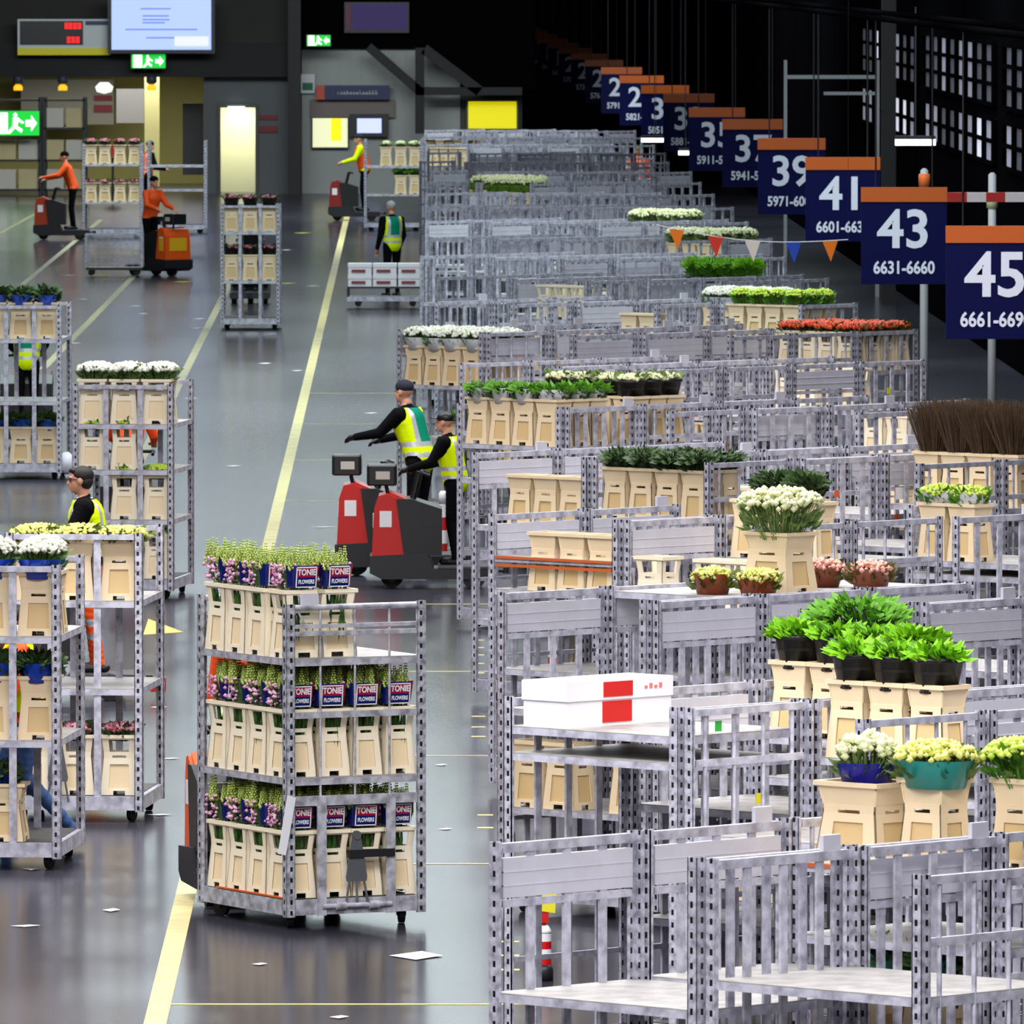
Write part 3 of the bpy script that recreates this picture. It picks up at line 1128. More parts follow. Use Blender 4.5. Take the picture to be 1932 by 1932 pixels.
def crate_mesh(name, mats, window=True, w_=CW, d_=CD, h_=CH):
    b_ = MB()
    sz = h_ / CH

    def patch(side, u0, u1, z0, z1, mi=0, inset=0.0, th=.008):
        vs = []
        for off in (inset, inset + th):
            for u, z in ((u0, z0), (u1, z0), (u1, z1), (u0, z1)):
                k = prof(z)
                hx, hy = w_ / 2 * k * .97, d_ / 2 * k * .97
                if side in (0, 2):
                    x, y = u * hx, -(hy - off)
                else:
                    x, y = u * hy, -(hx - off)
                a = side * PI / 2
                vs.append((x * math.cos(a) - y * math.sin(a), x * math.sin(a) + y * math.cos(a), z * sz))
        b_.add(vs, [(0, 1, 2, 3), (7, 6, 5, 4), (0, 4, 5, 1), (1, 5, 6, 2), (2, 6, 7, 3), (3, 7, 4, 0)], mi)
    for s in range(4):
        patch(s, -1, -.42, 0, .05)
        patch(s, .42, 1, 0, .05)
        patch(s, -.42, .42, .032, .05)
        patch(s, -.42, -.3, .0, .032)
        patch(s, .3, .42, .0, .032)
        patch(s, -1, -.55, .05, .225)
        patch(s, .55, 1, .05, .225)
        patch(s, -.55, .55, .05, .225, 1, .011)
        patch(s, -1, 1, .225, .272)
        patch(s, -1, -.42, .272, .29)
        patch(s, .42, 1, .272, .29)
        patch(s, -1, 1, .29, .315)
        if window:
            patch(s, -1, -.58, .315, .405)
            patch(s, .58, 1, .315, .405)
        else:
            patch(s, -1, 1, .315, .405, 0, .004)
        patch(s, -1, 1, .405, .42)
    for s in (-1, 1):
        b_.bb(-w_ / 2, w_ / 2, s * (d_ / 2 - .02), s * d_ / 2, .415 * sz, .44 * sz)
        b_.bb(s * (w_ / 2 - .02), s * w_ / 2, -d_ / 2 + .02, d_ / 2 - .02, .415 * sz, .44 * sz)
    b_.bb(-w_ * .46, w_ * .46, -d_ * .46, d_ * .46, .036 * sz, .05 * sz)
    return b_.mesh(name, mats)


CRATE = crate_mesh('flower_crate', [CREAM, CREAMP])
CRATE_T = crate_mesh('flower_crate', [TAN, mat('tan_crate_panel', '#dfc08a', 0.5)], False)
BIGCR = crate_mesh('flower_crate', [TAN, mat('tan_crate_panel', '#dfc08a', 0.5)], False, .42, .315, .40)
n_crate = 0


def crate(loc, rz, label, tan=False, group=None, me=None):
    global n_crate
    n_crate += 1
    return tag(put('flower_crate', me or (CRATE_T if tan else CRATE), None, loc, (0, 0, rz)), label, 'crate', group)


def local(t, x, y, z):
    c, s = math.cos(t.rotation_euler.z), math.sin(t.rotation_euler.z)
    return Vector((t.location.x + x * c - y * s, t.location.y + x * s + y * c, t.location.z + z))


# ---------------------------------------------------------------- the sleeved bouquets of the loaded trolley
def bouquet_parts(seed):
    r = random.Random(seed)
    st, bd, pk, sl, rd = MB(), MB(), MB(), MB(), MB()
    for i in range(46):
        x, y = r.uniform(-.105, .105), r.uniform(-.075, .075)
        st.leaf((x, y, r.uniform(.07, .2)), (r.uniform(-.12, .12), r.uniform(-.12, .12), 1), r.uniform(.2, .38), .011)
    for i in range(40):
        x, y = r.uniform(-.12, .12), r.uniform(-.085, .085)
        st.leaf((x, y, r.uniform(.42, .5)), (x * 2, y * 2, 1), r.uniform(.06, .16), .018)
    for i in range(17):
        x, y = r.uniform(-.135, .135), r.uniform(-.1, .1)
        top = r.uniform(.66, .735)
        bx, by = x * 1.12, y * 1.12
        for q in range(9):
            u = q / 8
            z = .575 + (top - .575) * u
            k = .012 * (1.1 - .65 * u)
            for a in range(3):
                t_ = a * 2.1 + q * 1.3
                bd.octa((bx + k * 1.3 * math.cos(t_), by + k * 1.3 * math.sin(t_), z), (k, k, k * 1.2))
    for i in range(120):
        x, y = r.uniform(-.12, .15), r.uniform(-.095, .095)
        if i % 2:
            x, y = r.uniform(.0, .152), r.choice((-1, 1)) * r.uniform(.1, .122)
        k = r.uniform(.010, .019)
        pk.octa((x, y, r.uniform(.46, .605)), (k, k, k * .8))
    # printed band of the sleeve, wrapped round the front (-x) and part of both flanks
    n = 14

    def ring(z, k):
        out = []
        for i in range(n + 1):
            t_ = PI * (.56 + 1.02 * i / n)
            c, s = math.cos(t_), math.sin(t_)
            out.append((.138 * k * (abs(c) ** .4) * (1 if c > 0 else -1), .112 * k * (abs(s) ** .4) * (1 if s > 0 else -1), z))
        return out
    lo, hi = ring(.455, .90), ring(.60, 1.06)
    vs = lo + hi
    for i in range(n):
        (sl if i < 8 else rd).add([vs[i], vs[i + 1], vs[n + 1 + i + 1], vs[n + 1 + i]], [(0, 1, 2, 3)])
    return [(st.mesh('stems', GREEN), 'stems'), (bd.mesh('green_buds', BUD), 'green_buds'), (pk.mesh('pink_blossoms', PINK), 'pink_blossoms'),
            (sl.mesh('sleeve', NAVY), 'sleeve'), (rd.mesh('sleeve_end', CRIM), 'sleeve_end')]


BOUQ = [bouquet_parts(k) for k in range(4)]
FR = MB()
for x0, x1, z0, z1 in ((-.075, .075, .128, .135), (-.075, .075, -.001, .006), (-.075, -.068, 0, .135), (.068, .075, 0, .135)):
    FR.bb(x0, x1, -.002, .002, z0, z1)
FRM = FR.mesh('label_frame', WHITE)
FR = MB()
FR.bb(-.07, .07, -.001, .001, .066, .13)
LABR = FR.mesh('label_red', CRIM)
FR = MB()
FR.bb(-.07, .07, -.001, .001, .004, .066)
LABB = FR.mesh('label_blue', NAVY)


def bouquet(loc, rz, label, v=0, printed=True, group=None):
    """rz turns the printed front, which looks along local -x"""
    t = thing('flower_bunch', label, 'bouquet', loc, rz, group)
    for me, nm in BOUQ[v]:
        o = put(nm, me, t)
        if nm == 'sleeve' and printed:
            lo_ = (-.1435, .006, .458)
            rt = (.13, 0, -PI / 2)
            for m2, n2 in ((FRM, 'label_frame'), (LABR, 'label_red'), (LABB, 'label_blue')):
                put(n2, m2, o, lo_, rt)
            letter('TONIE', .056, WHITE, o, (-.1595, .006, .555), (PI / 2 + .13, 0, -PI / 2), .0016, .80)
            letter('FLOWERS', .037, WHITE, o, (-.1515, .006, .494), (PI / 2 + .13, 0, -PI / 2), .0011, .72)
    return t


# ---------------------------------------------------------------- generic plants in view on the other trolleys
PST = {
    'white': (('#f4f4ea', '#dfe6c4'), ('#5a7a34', '#2c4a1c')), 'lime': (('#cfe25a', '#a9cf3c'), ('#5f9a2a', '#2c4f18')), 'green': (('#6fae2a', '#4e8f1e'), ('#2f5a18', '#1c3a10')),
    'orange': (('#f2571a', '#e0400e'), ('#3a5a1c', '#27401a')), 'pink': (('#e8a59a', '#dba080'), ('#6a5a2c', '#3c4a1c')), 'pale': (('#eef0c4', '#d9e0a0'), ('#7f9a54', '#46602c')),
    'brown': (('#5a4630', '#463626'), ('#30281a', '#4a4a22')), 'yellow': (('#d6dc62', '#e8e48a'), ('#5a6a24', '#3a4a1c')), 'dark': (('#35502a', '#46602c'), ('#20361a', '#2c4420')),
    'leaf': (('#86c814', '#6fb40e'), ('#4f8f10', '#3a6f10')), 'rose': (('#c8506a', '#e8b8c0'), ('#3a5a2c', '#27401a')), 'salmon': (('#f08a6a', '#f4b09a'), ('#5a6a2c', '#3c4a1c'))}
PM = {}


def plant_meshes(style, rx, ry, h, seed, twig=False):
    key = (style, rx, ry, h, seed)
    if key in PM:
        return PM[key]
    r = random.Random(seed * 7 + len(style))
    (a1, a2), (g1, g2) = PST[style]
    mb = mat('bloom_' + style, a1, 0.55, col2=a2, scale=18)
    ml = mat('leaf_' + style, g1, 0.55, col2=g2, scale=18)
    fl_, lf = MB(), MB()
    n = int(90 + 500 * rx * ry / .1)
    n = min(n, 420)
    for i in range(n):
        a, q = r.uniform(0, 2 * PI), math.sqrt(r.random())
        x, y = rx * q * math.cos(a), ry * q * math.sin(a)
        zt = h * (.72 + .28 * math.sqrt(max(0, 1 - q * q))) * r.uniform(.86, 1.02)
        k = r.uniform(.012, .024) * (1.2 if style in ('white', 'pale', 'orange') else 1)
        if twig:
            fl_.tube((x * .5, y * .5, h * .1), (x * 1.05 + r.uniform(-.03, .03), y * 1.05 + r.uniform(-.03, .03), zt), .004, .002, 4, smooth=False)
            continue
        if style in ('green', 'dark', 'leaf'):
            fl_.leaf((x, y, zt - .04), (math.cos(a) * r.uniform(.2, 1.2), math.sin(a) * r.uniform(.2, 1.2), r.uniform(-.1, .7)), r.uniform(.06, .11), r.uniform(.018, .03))
        else:
            fl_.octa((x, y, zt - k), (k * 1.2, k * 1.2, k), rot=Matrix.Rotation(r.uniform(0, 3), 3, 'Z'))
        if i % 2 == 0:
            lf.leaf((x * .8, y * .8, zt * r.uniform(.2, .75)), (math.cos(a), math.sin(a), r.uniform(.3, 1)), r.uniform(.06, .12), r.uniform(.014, .026))
        if i % 3 == 0:
            lf.tube((x * .5, y * .5, 0), (x, y, zt * .9), .0035, .0025, 4, smooth=False)
    PM[key] = (fl_.mesh('blossoms', mb), lf.mesh('leaves', ml))
    return PM[key]


def plant(loc, rz, label, style, rx=.16, ry=.12, h=.25, seed=0, name='flower_bunch', cat='flowers', wrap=None, group=None, twig=False, wrap_h=.14):
    t = thing(name, label, cat, loc, rz, group)
    f1, l1 = plant_meshes(style, rx, ry, h, seed, twig)
    put('foliage' if style in ('green', 'dark', 'leaf') else ('twigs' if twig else 'blossoms'), f1, t)
    if l1.vertices:
        put('leaves', l1, t)
    if wrap:
        key = ('wrap', wrap, round(rx, 3), round(ry, 3), wrap_h)
        if key not in PM:
            b_ = MB()
            n = 16
            vs = []
            for z, k in ((0.0, .74), (wrap_h, .98)):
                for i in range(n):
                    vs.append((rx * k * math.cos(2 * PI * i / n), ry * k * math.sin(2 * PI * i / n), z))
            b_.add(vs, [(i, (i + 1) % n, n + (i + 1) % n, n + i) for i in range(n)] + [tuple(range(n - 1, -1, -1))], 0, True)
            PM[key] = b_.mesh('sleeve', mat('wrap_' + wrap[1:], wrap, 0.35))
        put('sleeve', PM[key], t)
    return t


BUCK = {}


def bucket(loc, rz, label, col='#141416', r0=.1, r1=.14, h=.26, group=None, name='flower_bucket', cat='bucket'):
    key = (col, r0, r1, h)
    if key not in BUCK:
        b_ = MB()
        n = 16
        prof_ = [(r0, 0), (r1 * .97, h * .86), (r1 * 1.05, h * .87), (r1 * 1.05, h), (r1 * .93, h), (r1 * .9, h * .55), (r0 * .9, h * .5)]
        b_.lathe(prof_, n=n)
        BUCK[key] = b_.mesh(name, mat('bucket_' + col[1:], col, 0.45))
    return tag(put(name, BUCK[key], None, loc, (0, 0, rz)), label, cat, group)


# ---------------------------------------------------------------- the loaded trolley (sharp in the photo)
AL = R(27)
e_, l_ = Vector((math.cos(AL), math.sin(AL), 0)), Vector((-math.sin(AL), math.cos(AL), 0))
N = at(541, 1755)
cen = N + l_ * HX + e_ * HY
MAIN = trolley((cen.x, cen.y, 0), AL + PI / 2, 'worn grey trolley fully loaded with cream crates of pink and green flowers', (.985, 1.76), ('main', 'main'), M_MAIN, 2, card=1)
drm = part_mesh('drawbar_plate', f_drawbar, mat('drawbar_grey', '#5f6368', 0.45, 0.2))[0]
for s in (-1, 1):
    put('drawbar_plate', drm, MAIN, (s * (HX - .022), 0, 0), (0, 0, 0 if s > 0 else PI))
bb_ = MB()
bb_.bb(-.02, .02, -.27, .06, .455, .505)
bb_.build('rubber_bumper', RUB, MAIN, (-HX - .0, 0, 0))
bb_ = MB()
bb_.bb(-HX + .02, HX - .25, HY - .06, HY - .012, .196, .206)
bb_.build('orange_edge_strip', mat('edge_orange', '#c8622e', 0.5), MAIN)
bb_ = MB()
bb_.prism([(-.028, .90), (.03, .92), (.10, .54), (.045, .53)], -.012, -.004, plane='yz')
bb_.build('plastic_strip', mat('plastic_strip_white', '#e8e8ee', 0.4), MAIN, (-HX - .008, HY - .03, -.04))
bb_ = MB()
bb_.bb(-.012, .0, -.11, .11, 1.93, 2.16)
e = bb_.build('rear_board', ALU, MAIN, (HX - .045, -.33, 0))
bb_ = MB()
bb_.bb(-.018, -.012, -.09, .03, 1.96, 2.0)
bb_.bb(-.018, -.012, -.06, .03, 2.05, 2.09)
bb_.build('orange_sticker', mat('sticker_orange', '#ee6a2a', 0.5), e)
XS = [-.456, -.152, .152, .456]
YS = [.366, .122, -.122, -.366]
SHN = {.196: 'bottom deck', .985: 'middle shelf', 1.76: 'top shelf'}
rg = random.Random(11)
for zi, z in enumerate((.196, .985)):
    for a in range(4):
        for c in range(4):
            if a > 1 and c > 1 and rg.random() < .0:
                continue
            side = '%s from its end, %s row back' % (ORD[a], ORD[c])
            p = local(MAIN, XS[a] * .985, YS[c] * .985, z)
            crate(p, MAIN.rotation_euler.z, 'cream crate on the fully loaded trolley %s, %s' % (SHN[z].replace(' ', '-'), side), group='cream crates on the loaded trolley')
            bouquet(p, MAIN.rotation_euler.z + rg.uniform(-.1, .1), 'sleeved flowers on the fully loaded trolley %s, %s' % (SHN[z].replace(' ', '-'), side), rg.randrange(4), a == 0 or c == 0,
                    'sleeved flowers on the loaded trolley')
for a, (x, y, rz) in enumerate(((.456, .37, 0), (.152, .37, 0), (-.15, .37, 0), (-.455, .325, PI / 2), (-.455, .085, PI / 2))):
    p = local(MAIN, x, y, 1.76)
    lab = '%s from the far end' % ORD[a] if a < 4 else 'fifth, behind the near corner post'
    crate(p, MAIN.rotation_euler.z + rz, 'cream crate on the loaded trolley top-shelf, %s' % lab, group='cream crates on the loaded trolley')
    bouquet(p + Vector((0, 0, 0)), MAIN.rotation_euler.z + (0 if a < 3 else 0.02), 'sleeved flowers on the loaded trolley top-shelf, %s' % lab, a % 4, True, 'sleeved flowers on the loaded trolley')
# ---------------------------------------------------------------- people
def V(*a):
    return Vector(a)


POSES = {
    'narrow': dict(lean=.08, la=[(-.23, .12, 1.16), (-.10, .38, 1.10)], ra=[(.23, .12, 1.16), (.10, .38, 1.10)], ll=[(-.10, .03, .50), (-.11, -.03, .09)], rl=[(.10, .05, .50), (.11, .02, .09)]),
    # local frame: +y is the way the person faces, x to the person's right side
    'drive': dict(lean=.10, la=[(-.26, .22, 1.20), (-.22, .50, 1.12)], ra=[(.26, .22, 1.20), (.22, .50, 1.12)], ll=[(-.10, .03, .50), (-.11, -.03, .09)], rl=[(.10, .05, .50), (.11, .02, .09)]),
    'reach': dict(lean=.16, la=[(-.27, .33, 1.24), (-.20, .66, 1.19)], ra=[(.25, .30, 1.22), (.2, .60, 1.15)], ll=[(-.10, .03, .50), (-.11, -.03, .09)], rl=[(.10, .05, .50), (.11, .02, .09)]),
    'stand': dict(lean=.02, la=[(-.25, .0, 1.14), (-.24, .14, .90)], ra=[(.25, .02, 1.14), (.23, .16, .90)], ll=[(-.10, .02, .50), (-.11, -.03, .09)], rl=[(.10, .03, .50), (.11, .0, .09)]),
    'walk': dict(lean=.05, la=[(-.25, .10, 1.15), (-.22, .28, .98)], ra=[(.25, -.14, 1.15), (.24, -.10, .90)], ll=[(-.09, .20, .52), (-.09, .14, .09)], rl=[(.09, .02, .52), (.1, -.34, .14)]),
    'carry': dict(lean=.06, la=[(-.27, .14, 1.13), (-.16, .42, 1.08)], ra=[(.27, .14, 1.13), (.16, .42, 1.08)], ll=[(-.10, .04, .50), (-.11, -.05, .09)], rl=[(.10, .06, .50), (.12, .10, .09)]),
}


def person(loc, rz, label, pose='drive', top=CLOTH, trousers=CLOTH, hat=None, hair=HAIR, vest=None, vest_back=None, glasses=False, scale=1.0, turn=0.0, shoes=BLACK, collar=None, bands=True, voxel=.013, tr_bands=False, gloves=None):
    P = POSES[pose]
    ln = P['lean']
    t = thing('person', label, 'person', loc, rz, None)
    pel, wai, che = V(0, 0, .97), V(0, ln * .35, 1.13), V(0, ln * .85, 1.34)
    nk, hd = V(0, ln * 1.05, 1.50), V(0, ln * 1.05 + .035, 1.655)
    ls, rs = V(-.185, ln, 1.43), V(.185, ln, 1.43)
    b_ = MB()
    segs = []                                          # (a, b, ra, rb, region)

    def limb(a, b, ra, rb, reg, n=7):
        segs.append((a, b, ra, rb, reg))
        for i in range(n + 1):
            u = i / n
            r_ = ra + (rb - ra) * u
            b_.ball(a.lerp(b, u), r_, 0, 12, 8)
    for a, b, r1, r2, sc_ in ((pel, wai, .148, .145, (1.18, .88, 1)), (wai, che, .145, .165, (1.18, .86, 1)), (che, V(0, ln, 1.43), .162, .128, (1.25, .78, .8))):
        segs.append((a, b, r1, r2, 'top'))
        for i in range(6):
            u = i / 5
            r_ = r1 + (r2 - r1) * u
            b_.ball(a.lerp(b, u), (r_ * sc_[0], r_ * sc_[1], r_ * sc_[2]), 0, 14, 10)
    limb(V(0, ln, 1.43), ls, .085, .075, 'top', 4)
    limb(V(0, ln, 1.43), rs, .085, .075, 'top', 4)
    limb(V(0, ln, 1.44), nk + V(0, 0, .05), .062, .055, 'skin', 4)
    for sh, (el, wr) in ((ls, P['la']), (rs, P['ra'])):
        el, wr = V(*el), V(*wr)
        limb(sh, el, .078, .058, 'top')
        limb(el, wr, .058, .042, 'top')
        d = (wr - el).normalized()
        sd = 1 if sh.x > 0 else -1
        hnd = wr + d * .055
        segs.append((wr + d * .02, wr + d * .17, .045, .03, 'hand'))
        xa = Vector((1, 0, 0)) - d * d.x
        xa.normalize()
        dn = d.cross(xa)
        if dn.z > 0:
            dn = -dn
        b_.ball(hnd, .036, 0, 10, 8)
        b_.ball(hnd + d * .02, .036, 0, 10, 8)
        for k, (off, ln_) in enumerate(((-.027, .066), (-.009, .075), (.009, .070), (.027, .055))):
            p0 = hnd + d * .035 + xa * off * 1.05
            p1 = p0 + d * ln_ * .55 + dn * .012
            p2 = p1 + d * ln_ * .30 + dn * ln_ * .45
            for a, b, r_ in ((p0, p1, .0105), (p1, p2, .0095)):
                for i in range(5):
                    b_.ball(a.lerp(b, i / 4), r_, 0, 8, 6)
        p0 = hnd - xa * sd * .030
        p1 = p0 - xa * sd * .028 + d * .030 + dn * .010
        p2 = p1 + d * .030 + dn * .016
        for a, b, r_ in ((p0, p1, .013), (p1, p2, .0105)):
            for i in range(5):
                b_.ball(a.lerp(b, i / 4), r_, 0, 8, 6)
    for hp, (kn, an) in ((V(-.095, 0, .93), P['ll']), (V(.095, 0, .93), P['rl'])):
        kn, an = V(*kn), V(*an)
        limb(hp, kn, .096, .066, 'leg', 8)
        limb(kn, an, .066, .046, 'leg', 8)
        toe = an + V(.01 * (1 if hp.x > 0 else -1), .15, -.05)
        segs.append((an + V(0, -.04, -.055), toe, .045, .035, 'shoe'))
        for i in range(6):
            b_.ball((an + V(0, -.045, -.048)).lerp(toe, i / 5), (.044, .05, .040), 0, 10, 8)
    # head: skull, jaw, nose, ears, brow, lips
    ca, sa = math.cos(turn), math.sin(turn)

    def hp_(x, y, z):
        return hd + V(x * ca - y * sa, x * sa + y * ca, z)
    RT = Matrix.Rotation(turn, 3, 'Z')
    b_.ball(hp_(0, -.012, .03), (.074, .094, .088), 0, 16, 12, RT)
    b_.ball(hp_(0, .018, -.035), (.058, .070, .078), 0, 14, 10, RT)
    b_.ball(hp_(0, .058, -.082), (.028, .026, .024), 0, 10, 8, RT)
    for i in range(5):
        u = i / 4
        b_.ball(hp_(0, .082 + .022 * u, .018 - .042 * u), .010 + .005 * u, 0, 8, 6)
    b_.ball(hp_(0, .082, .030), (.052, .014, .011), 0, 10, 6, RT)
    b_.ball(hp_(0, .086, -.052), (.022, .010, .008), 0, 8, 6, RT)
    b_.ball(hp_(0, .084, -.064), (.020, .010, .007), 0, 8, 6, RT)
    for s in (-1, 1):
        b_.ball(hp_(s * .076, -.005, -.005), (.010, .022, .034), 0, 8, 6, RT)
    segs.append((hd - V(0, 0, .09), hd + V(0, 0, .08), .09, .09, 'skin'))
    me0 = b_.mesh('body', SKIN)
    tmp = put('body', me0)
    md = tmp.modifiers.new('r', 'REMESH')
    md.mode = 'VOXEL'
    md.voxel_size = voxel
    m2 = tmp.modifiers.new('s', 'SMOOTH')
    m2.iterations = 2
    m2.factor = .4
    dg = bpy.context.evaluated_depsgraph_get()
    me = bpy.data.meshes.new_from_object(tmp.evaluated_get(dg))
    bpy.data.objects.remove(tmp, do_unlink=True)
    me.name = 'body'
    me.materials.clear()
    for m_ in (SKIN, top, trousers, shoes, SILV, gloves or SKIN):
        me.materials.append(m_)
    vf, vv = {}, []
    zz = ln
    for p in me.polygons:
        p.use_smooth = True
        c = Vector(p.center)
        best, reg, bi = 1e9, 'top', 0
        for k, (a, b, ra, rb, rg_) in enumerate(segs):
            ab = b - a
            u = max(0, min(1, (c - a).dot(ab) / max(1e-9, ab.length_squared)))
            d_ = (c - a.lerp(b, u)).length / (ra + (rb - ra) * u)
            if d_ < best:
                best, reg, bi = d_, rg_, k
        if reg == 'leg' and c.z > .93:
            reg = 'top'
        if reg == 'top' and bi < 3 and c.z < .93:
            reg = 'leg'
        if reg == 'skin' and bi not in (0,) and c.z < 1.50 and abs(c.x) < .12 and c.z > 1.38:
            reg = 'top'
        p.material_index = {'skin': 0, 'top': 1, 'leg': 2, 'shoe': 3, 'hand': 5}[reg]
        if tr_bands and reg == 'leg' and (.28 < c.z < .34 or .40 < c.z < .46):
            p.material_index = 4
        # faces of the trunk make the vest
        if vest is not None and c.z > .86 and c.z < 1.485 and (bi in (0, 1, 2) or (bi in (3, 4) and abs(c.x) < .175)) and not (reg == 'skin'):
            vf[p.index] = 1
    body = put('body', me, t)
    if vest is not None:
        vb = MB()
        idx = {}
        vs, fs, ms = [], [], []
        for p in me.polygons:
            if p.index not in vf:
                continue
            f = []
            for vi in p.vertices:
                if vi not in idx:
                    idx[vi] = len(vs)
                    v_ = me.vertices[vi]
                    vs.append(Vector(v_.co) + Vector(v_.normal) * .02)
                f.append(idx[vi])
            c = Vector(p.center)
            mi = 0
            back = c.y < ln * (c.z - 1.0) * 2
            if bands and (.99 < c.z < 1.04 or 1.10 < c.z < 1.15):
                mi = 1
            elif bands and c.z > 1.15 and .085 < abs(c.x) < .125:
                mi = 1
            elif vest_back is not None and c.z > 1.15 and abs(c.x) <= .085 and c.y < ln:
                mi = 2
            fs.append(tuple(f))
            ms.append(mi)
        mv = bpy.data.meshes.new('hi_vis_vest')
        mv.from_pydata([tuple(v) for v in vs], [], fs)
        for m_ in (vest, SILV, vest_back or vest):
            mv.materials.append(m_)
        mv.polygons.foreach_set('material_index', ms)
        mv.polygons.foreach_set('use_smooth', [True] * len(fs))
        put('hi_vis_vest', mv, t)
    eb = MB()
    for s in (-1, 1):
        eb.ball(hp_(s * .031, .081, .010), (.011, .006, .006), 0, 8, 6, RT)
    eb.build('eyes', mat('eye_dark', '#20150f', 0.3), t)
    hb = MB()
    if hat is not None:
        hb.ball(hp_(0, -.012, .055), (.083, .104, .080), 0, 16, 8, RT)
        if hat[1]:
            hb.prism([(hp_(-.07, .07, .05).x, hp_(-.07, .07, .05).y), (hp_(-.06, .15, .05).x, hp_(-.06, .15, .05).y), (hp_(.06, .15, .05).x, hp_(.06, .15, .05).y), (hp_(.07, .07, .05).x, hp_(.07, .07, .05).y)],
                     hd.z + .048, hd.z + .058, 0, 'xy')
        hb.build('cap', hat[0], t)
    else:
        hb.ball(hp_(0, -.024, .048), (.083, .098, .084), 0, 16, 10, RT)
        hb.ball(hp_(0, -.050, -.005), (.076, .065, .075), 0, 14, 8, RT)
        hb.ball(hp_(0.01, .055, .088), (.06, .042, .028), 0, 12, 8, RT)
        hb.build('hair', hair, t)
    if collar is not None:
        cb = MB()
        cb.lathe([(.074, 0), (.070, .035), (.060, .036), (.060, 0)], (nk.x, nk.y - .004, nk.z - .022), 14)
        cb.build('collar', collar, t)
    if glasses:
        gb = MB()
        for s in (-1, 1):
            gb.box(hp_(s * .034, .093, .010), (.046, .004, .028), 0, RT)
            gb.box(hp_(s * .066, .045, .014), (.004, .095, .005), 0, RT)
        gb.build('glasses', BLACK, t)
    t.scale = (scale,) * 3
    return t


# ---------------------------------------------------------------- electric tow tractors
def tractor(loc, rz, label, col=RED, load=None, panel_col=None, screen=True, group=None, plate=WHITE):
    """drives towards local +y; platform at the back"""
    t = thing('tow_tractor', label, 'tow tractor', loc, rz, group)
    b_ = MB()
    b_.prism([(-.62, .10), (.50, .10), (.62, .16), (.62, .33), (.05, .36), (-.02, .2), (-.62, .2)], -.36, .36, plane='yz')
    b_.build('chassis', mat('tractor_chassis', '#1c1c20', 0.45), t)
    b_ = MB()
    b_.prism([(.26, .34), (.60, .30), (.575, .80), (.53, .93), (.44, .95), (.34, .90)], -.32, .32, plane='yz')
    b_.prism([(.30, .86), (.42, .93), (.42, .97), (.26, .9)], -.30, .30, plane='yz')
    b_.build('front_hood', col, t)
    b_ = MB()
    b_.prism([(-.10, .34), (.28, .34), (.355, .90), (.20, .90), (-.10, .80)], -.335, .335, plane='yz')
    b_.bb(-.337, .337, -.08, .22, .36, .66)
    b_.build('battery_box', BLACK, t)
    b_ = MB()
    b_.bb(-.325, -.318, .40, .52, .62, .78)
    b_.bb(.318, .325, .40, .52, .62, .78)
    b_.bb(-.08, .08, .583, .592, .60, .74)
    b_.build('notice_plate', plate, t)
    if panel_col is not None:
        b_ = MB()
        b_.bb(-.22, .22, .588, .600, .50, .76)
        b_.build('front_panel', panel_col, t)
    b_ = MB()
    b_.bb(-.34, .34, -.62, -.06, .205, .225)
    b_.build('platform', mat('platform_grey', '#4a4a4e', 0.7), t)
    b_ = MB()
    b_.tube((0, .20, .85), (0, .12, 1.16), .035)
    b_.tube((-.25, .10, 1.16), (.25, .10, 1.16), .018)
    b_.tube((-.25, .10, 1.16), (-.25, .02, 1.13), .018)
    b_.tube((.25, .10, 1.16), (.25, .02, 1.13), .018)
    b_.build('steering_column', BLACK, t)
    if screen:
        b_ = MB()
        b_.rbox((0, .50, 1.13), (.36, .30, .21), .03)
        b_.tube((0, .44, .93), (0, .46, 1.03), .02)
        e = b_.build('terminal', BLACK, t)
        b_ = MB()
        b_.bb(-.13, .13, .344, .349, 1.06, 1.20)
        b_.bb(-.187, -.182, .42, .56, 1.09, 1.17)
        b_.bb(.182, .187, .42, .56, 1.09, 1.17)
        b_.build('terminal_screen', mat('terminal_screen_pale', '#c9c4bb', 0.3), e)
    wm = part_mesh('wheel', lambda q: (q.tube((-.05, 0, 0), (.05, 0, 0), .115, n=18, smooth=False), q.tube((-.055, 0, 0), (.055, 0, 0), .06, n=12, mi=1, smooth=False)), [RUB, DARK])[0]
    for x, y in ((-.28, -.42), (.28, -.42), (0, .40)):
        put('wheel', wm, t, (x, y, .115))
    b_ = MB()
    b_.tube((0, -.62, .17), (0, -.74, .17), .02)
    b_.tube((-.0, -.74, .14), (-.0, -.74, .2), .03)
    b_.build('tow_coupling', DARK, t)
    return t


def post_cone(loc, label, h=.75, r=.045, group='red and white bollards', boards=None):
    t = thing('bollard', label, 'bollard', loc, 0, group)
    b_ = MB()
    b_.lathe([(r * 1.25, 0), (r * 1.25, .07), (r, .10)], n=14)
    b_.build('base', DARK, t)
    n = 5
    z0 = .10
    dz = (h - z0) / n
    for k in range(n):
        b_ = MB()
        if k == n - 1:
            b_.lathe([(r, z0 + k * dz), (r, h - .03), (r * .6, h)], n=14)
        else:
            b_.tube((0, 0, z0 + k * dz), (0, 0, z0 + (k + 1) * dz), r, n=14)
        b_.build('stripe', RED if k % 2 == 0 else WHITE, t) if k < n - 1 else b_.build('white_cap', WHITE, t)
    if boards:
        b_ = MB()
        b_.tube((0, 0, h), (0, 0, h + .05), .012)
        b_.bb(-.03, .03, -.03, -.02, h + .02, h + .2)
        b_.build('red_holder', RED, t)
        b_ = MB()
        b_.prism([(-.072, h + .10), (.07, h + .08), (.075, h + .235), (-.06, h + .215)], -.036, -.031)
        b_.build('yellow_plate', YEL, t)
    return t
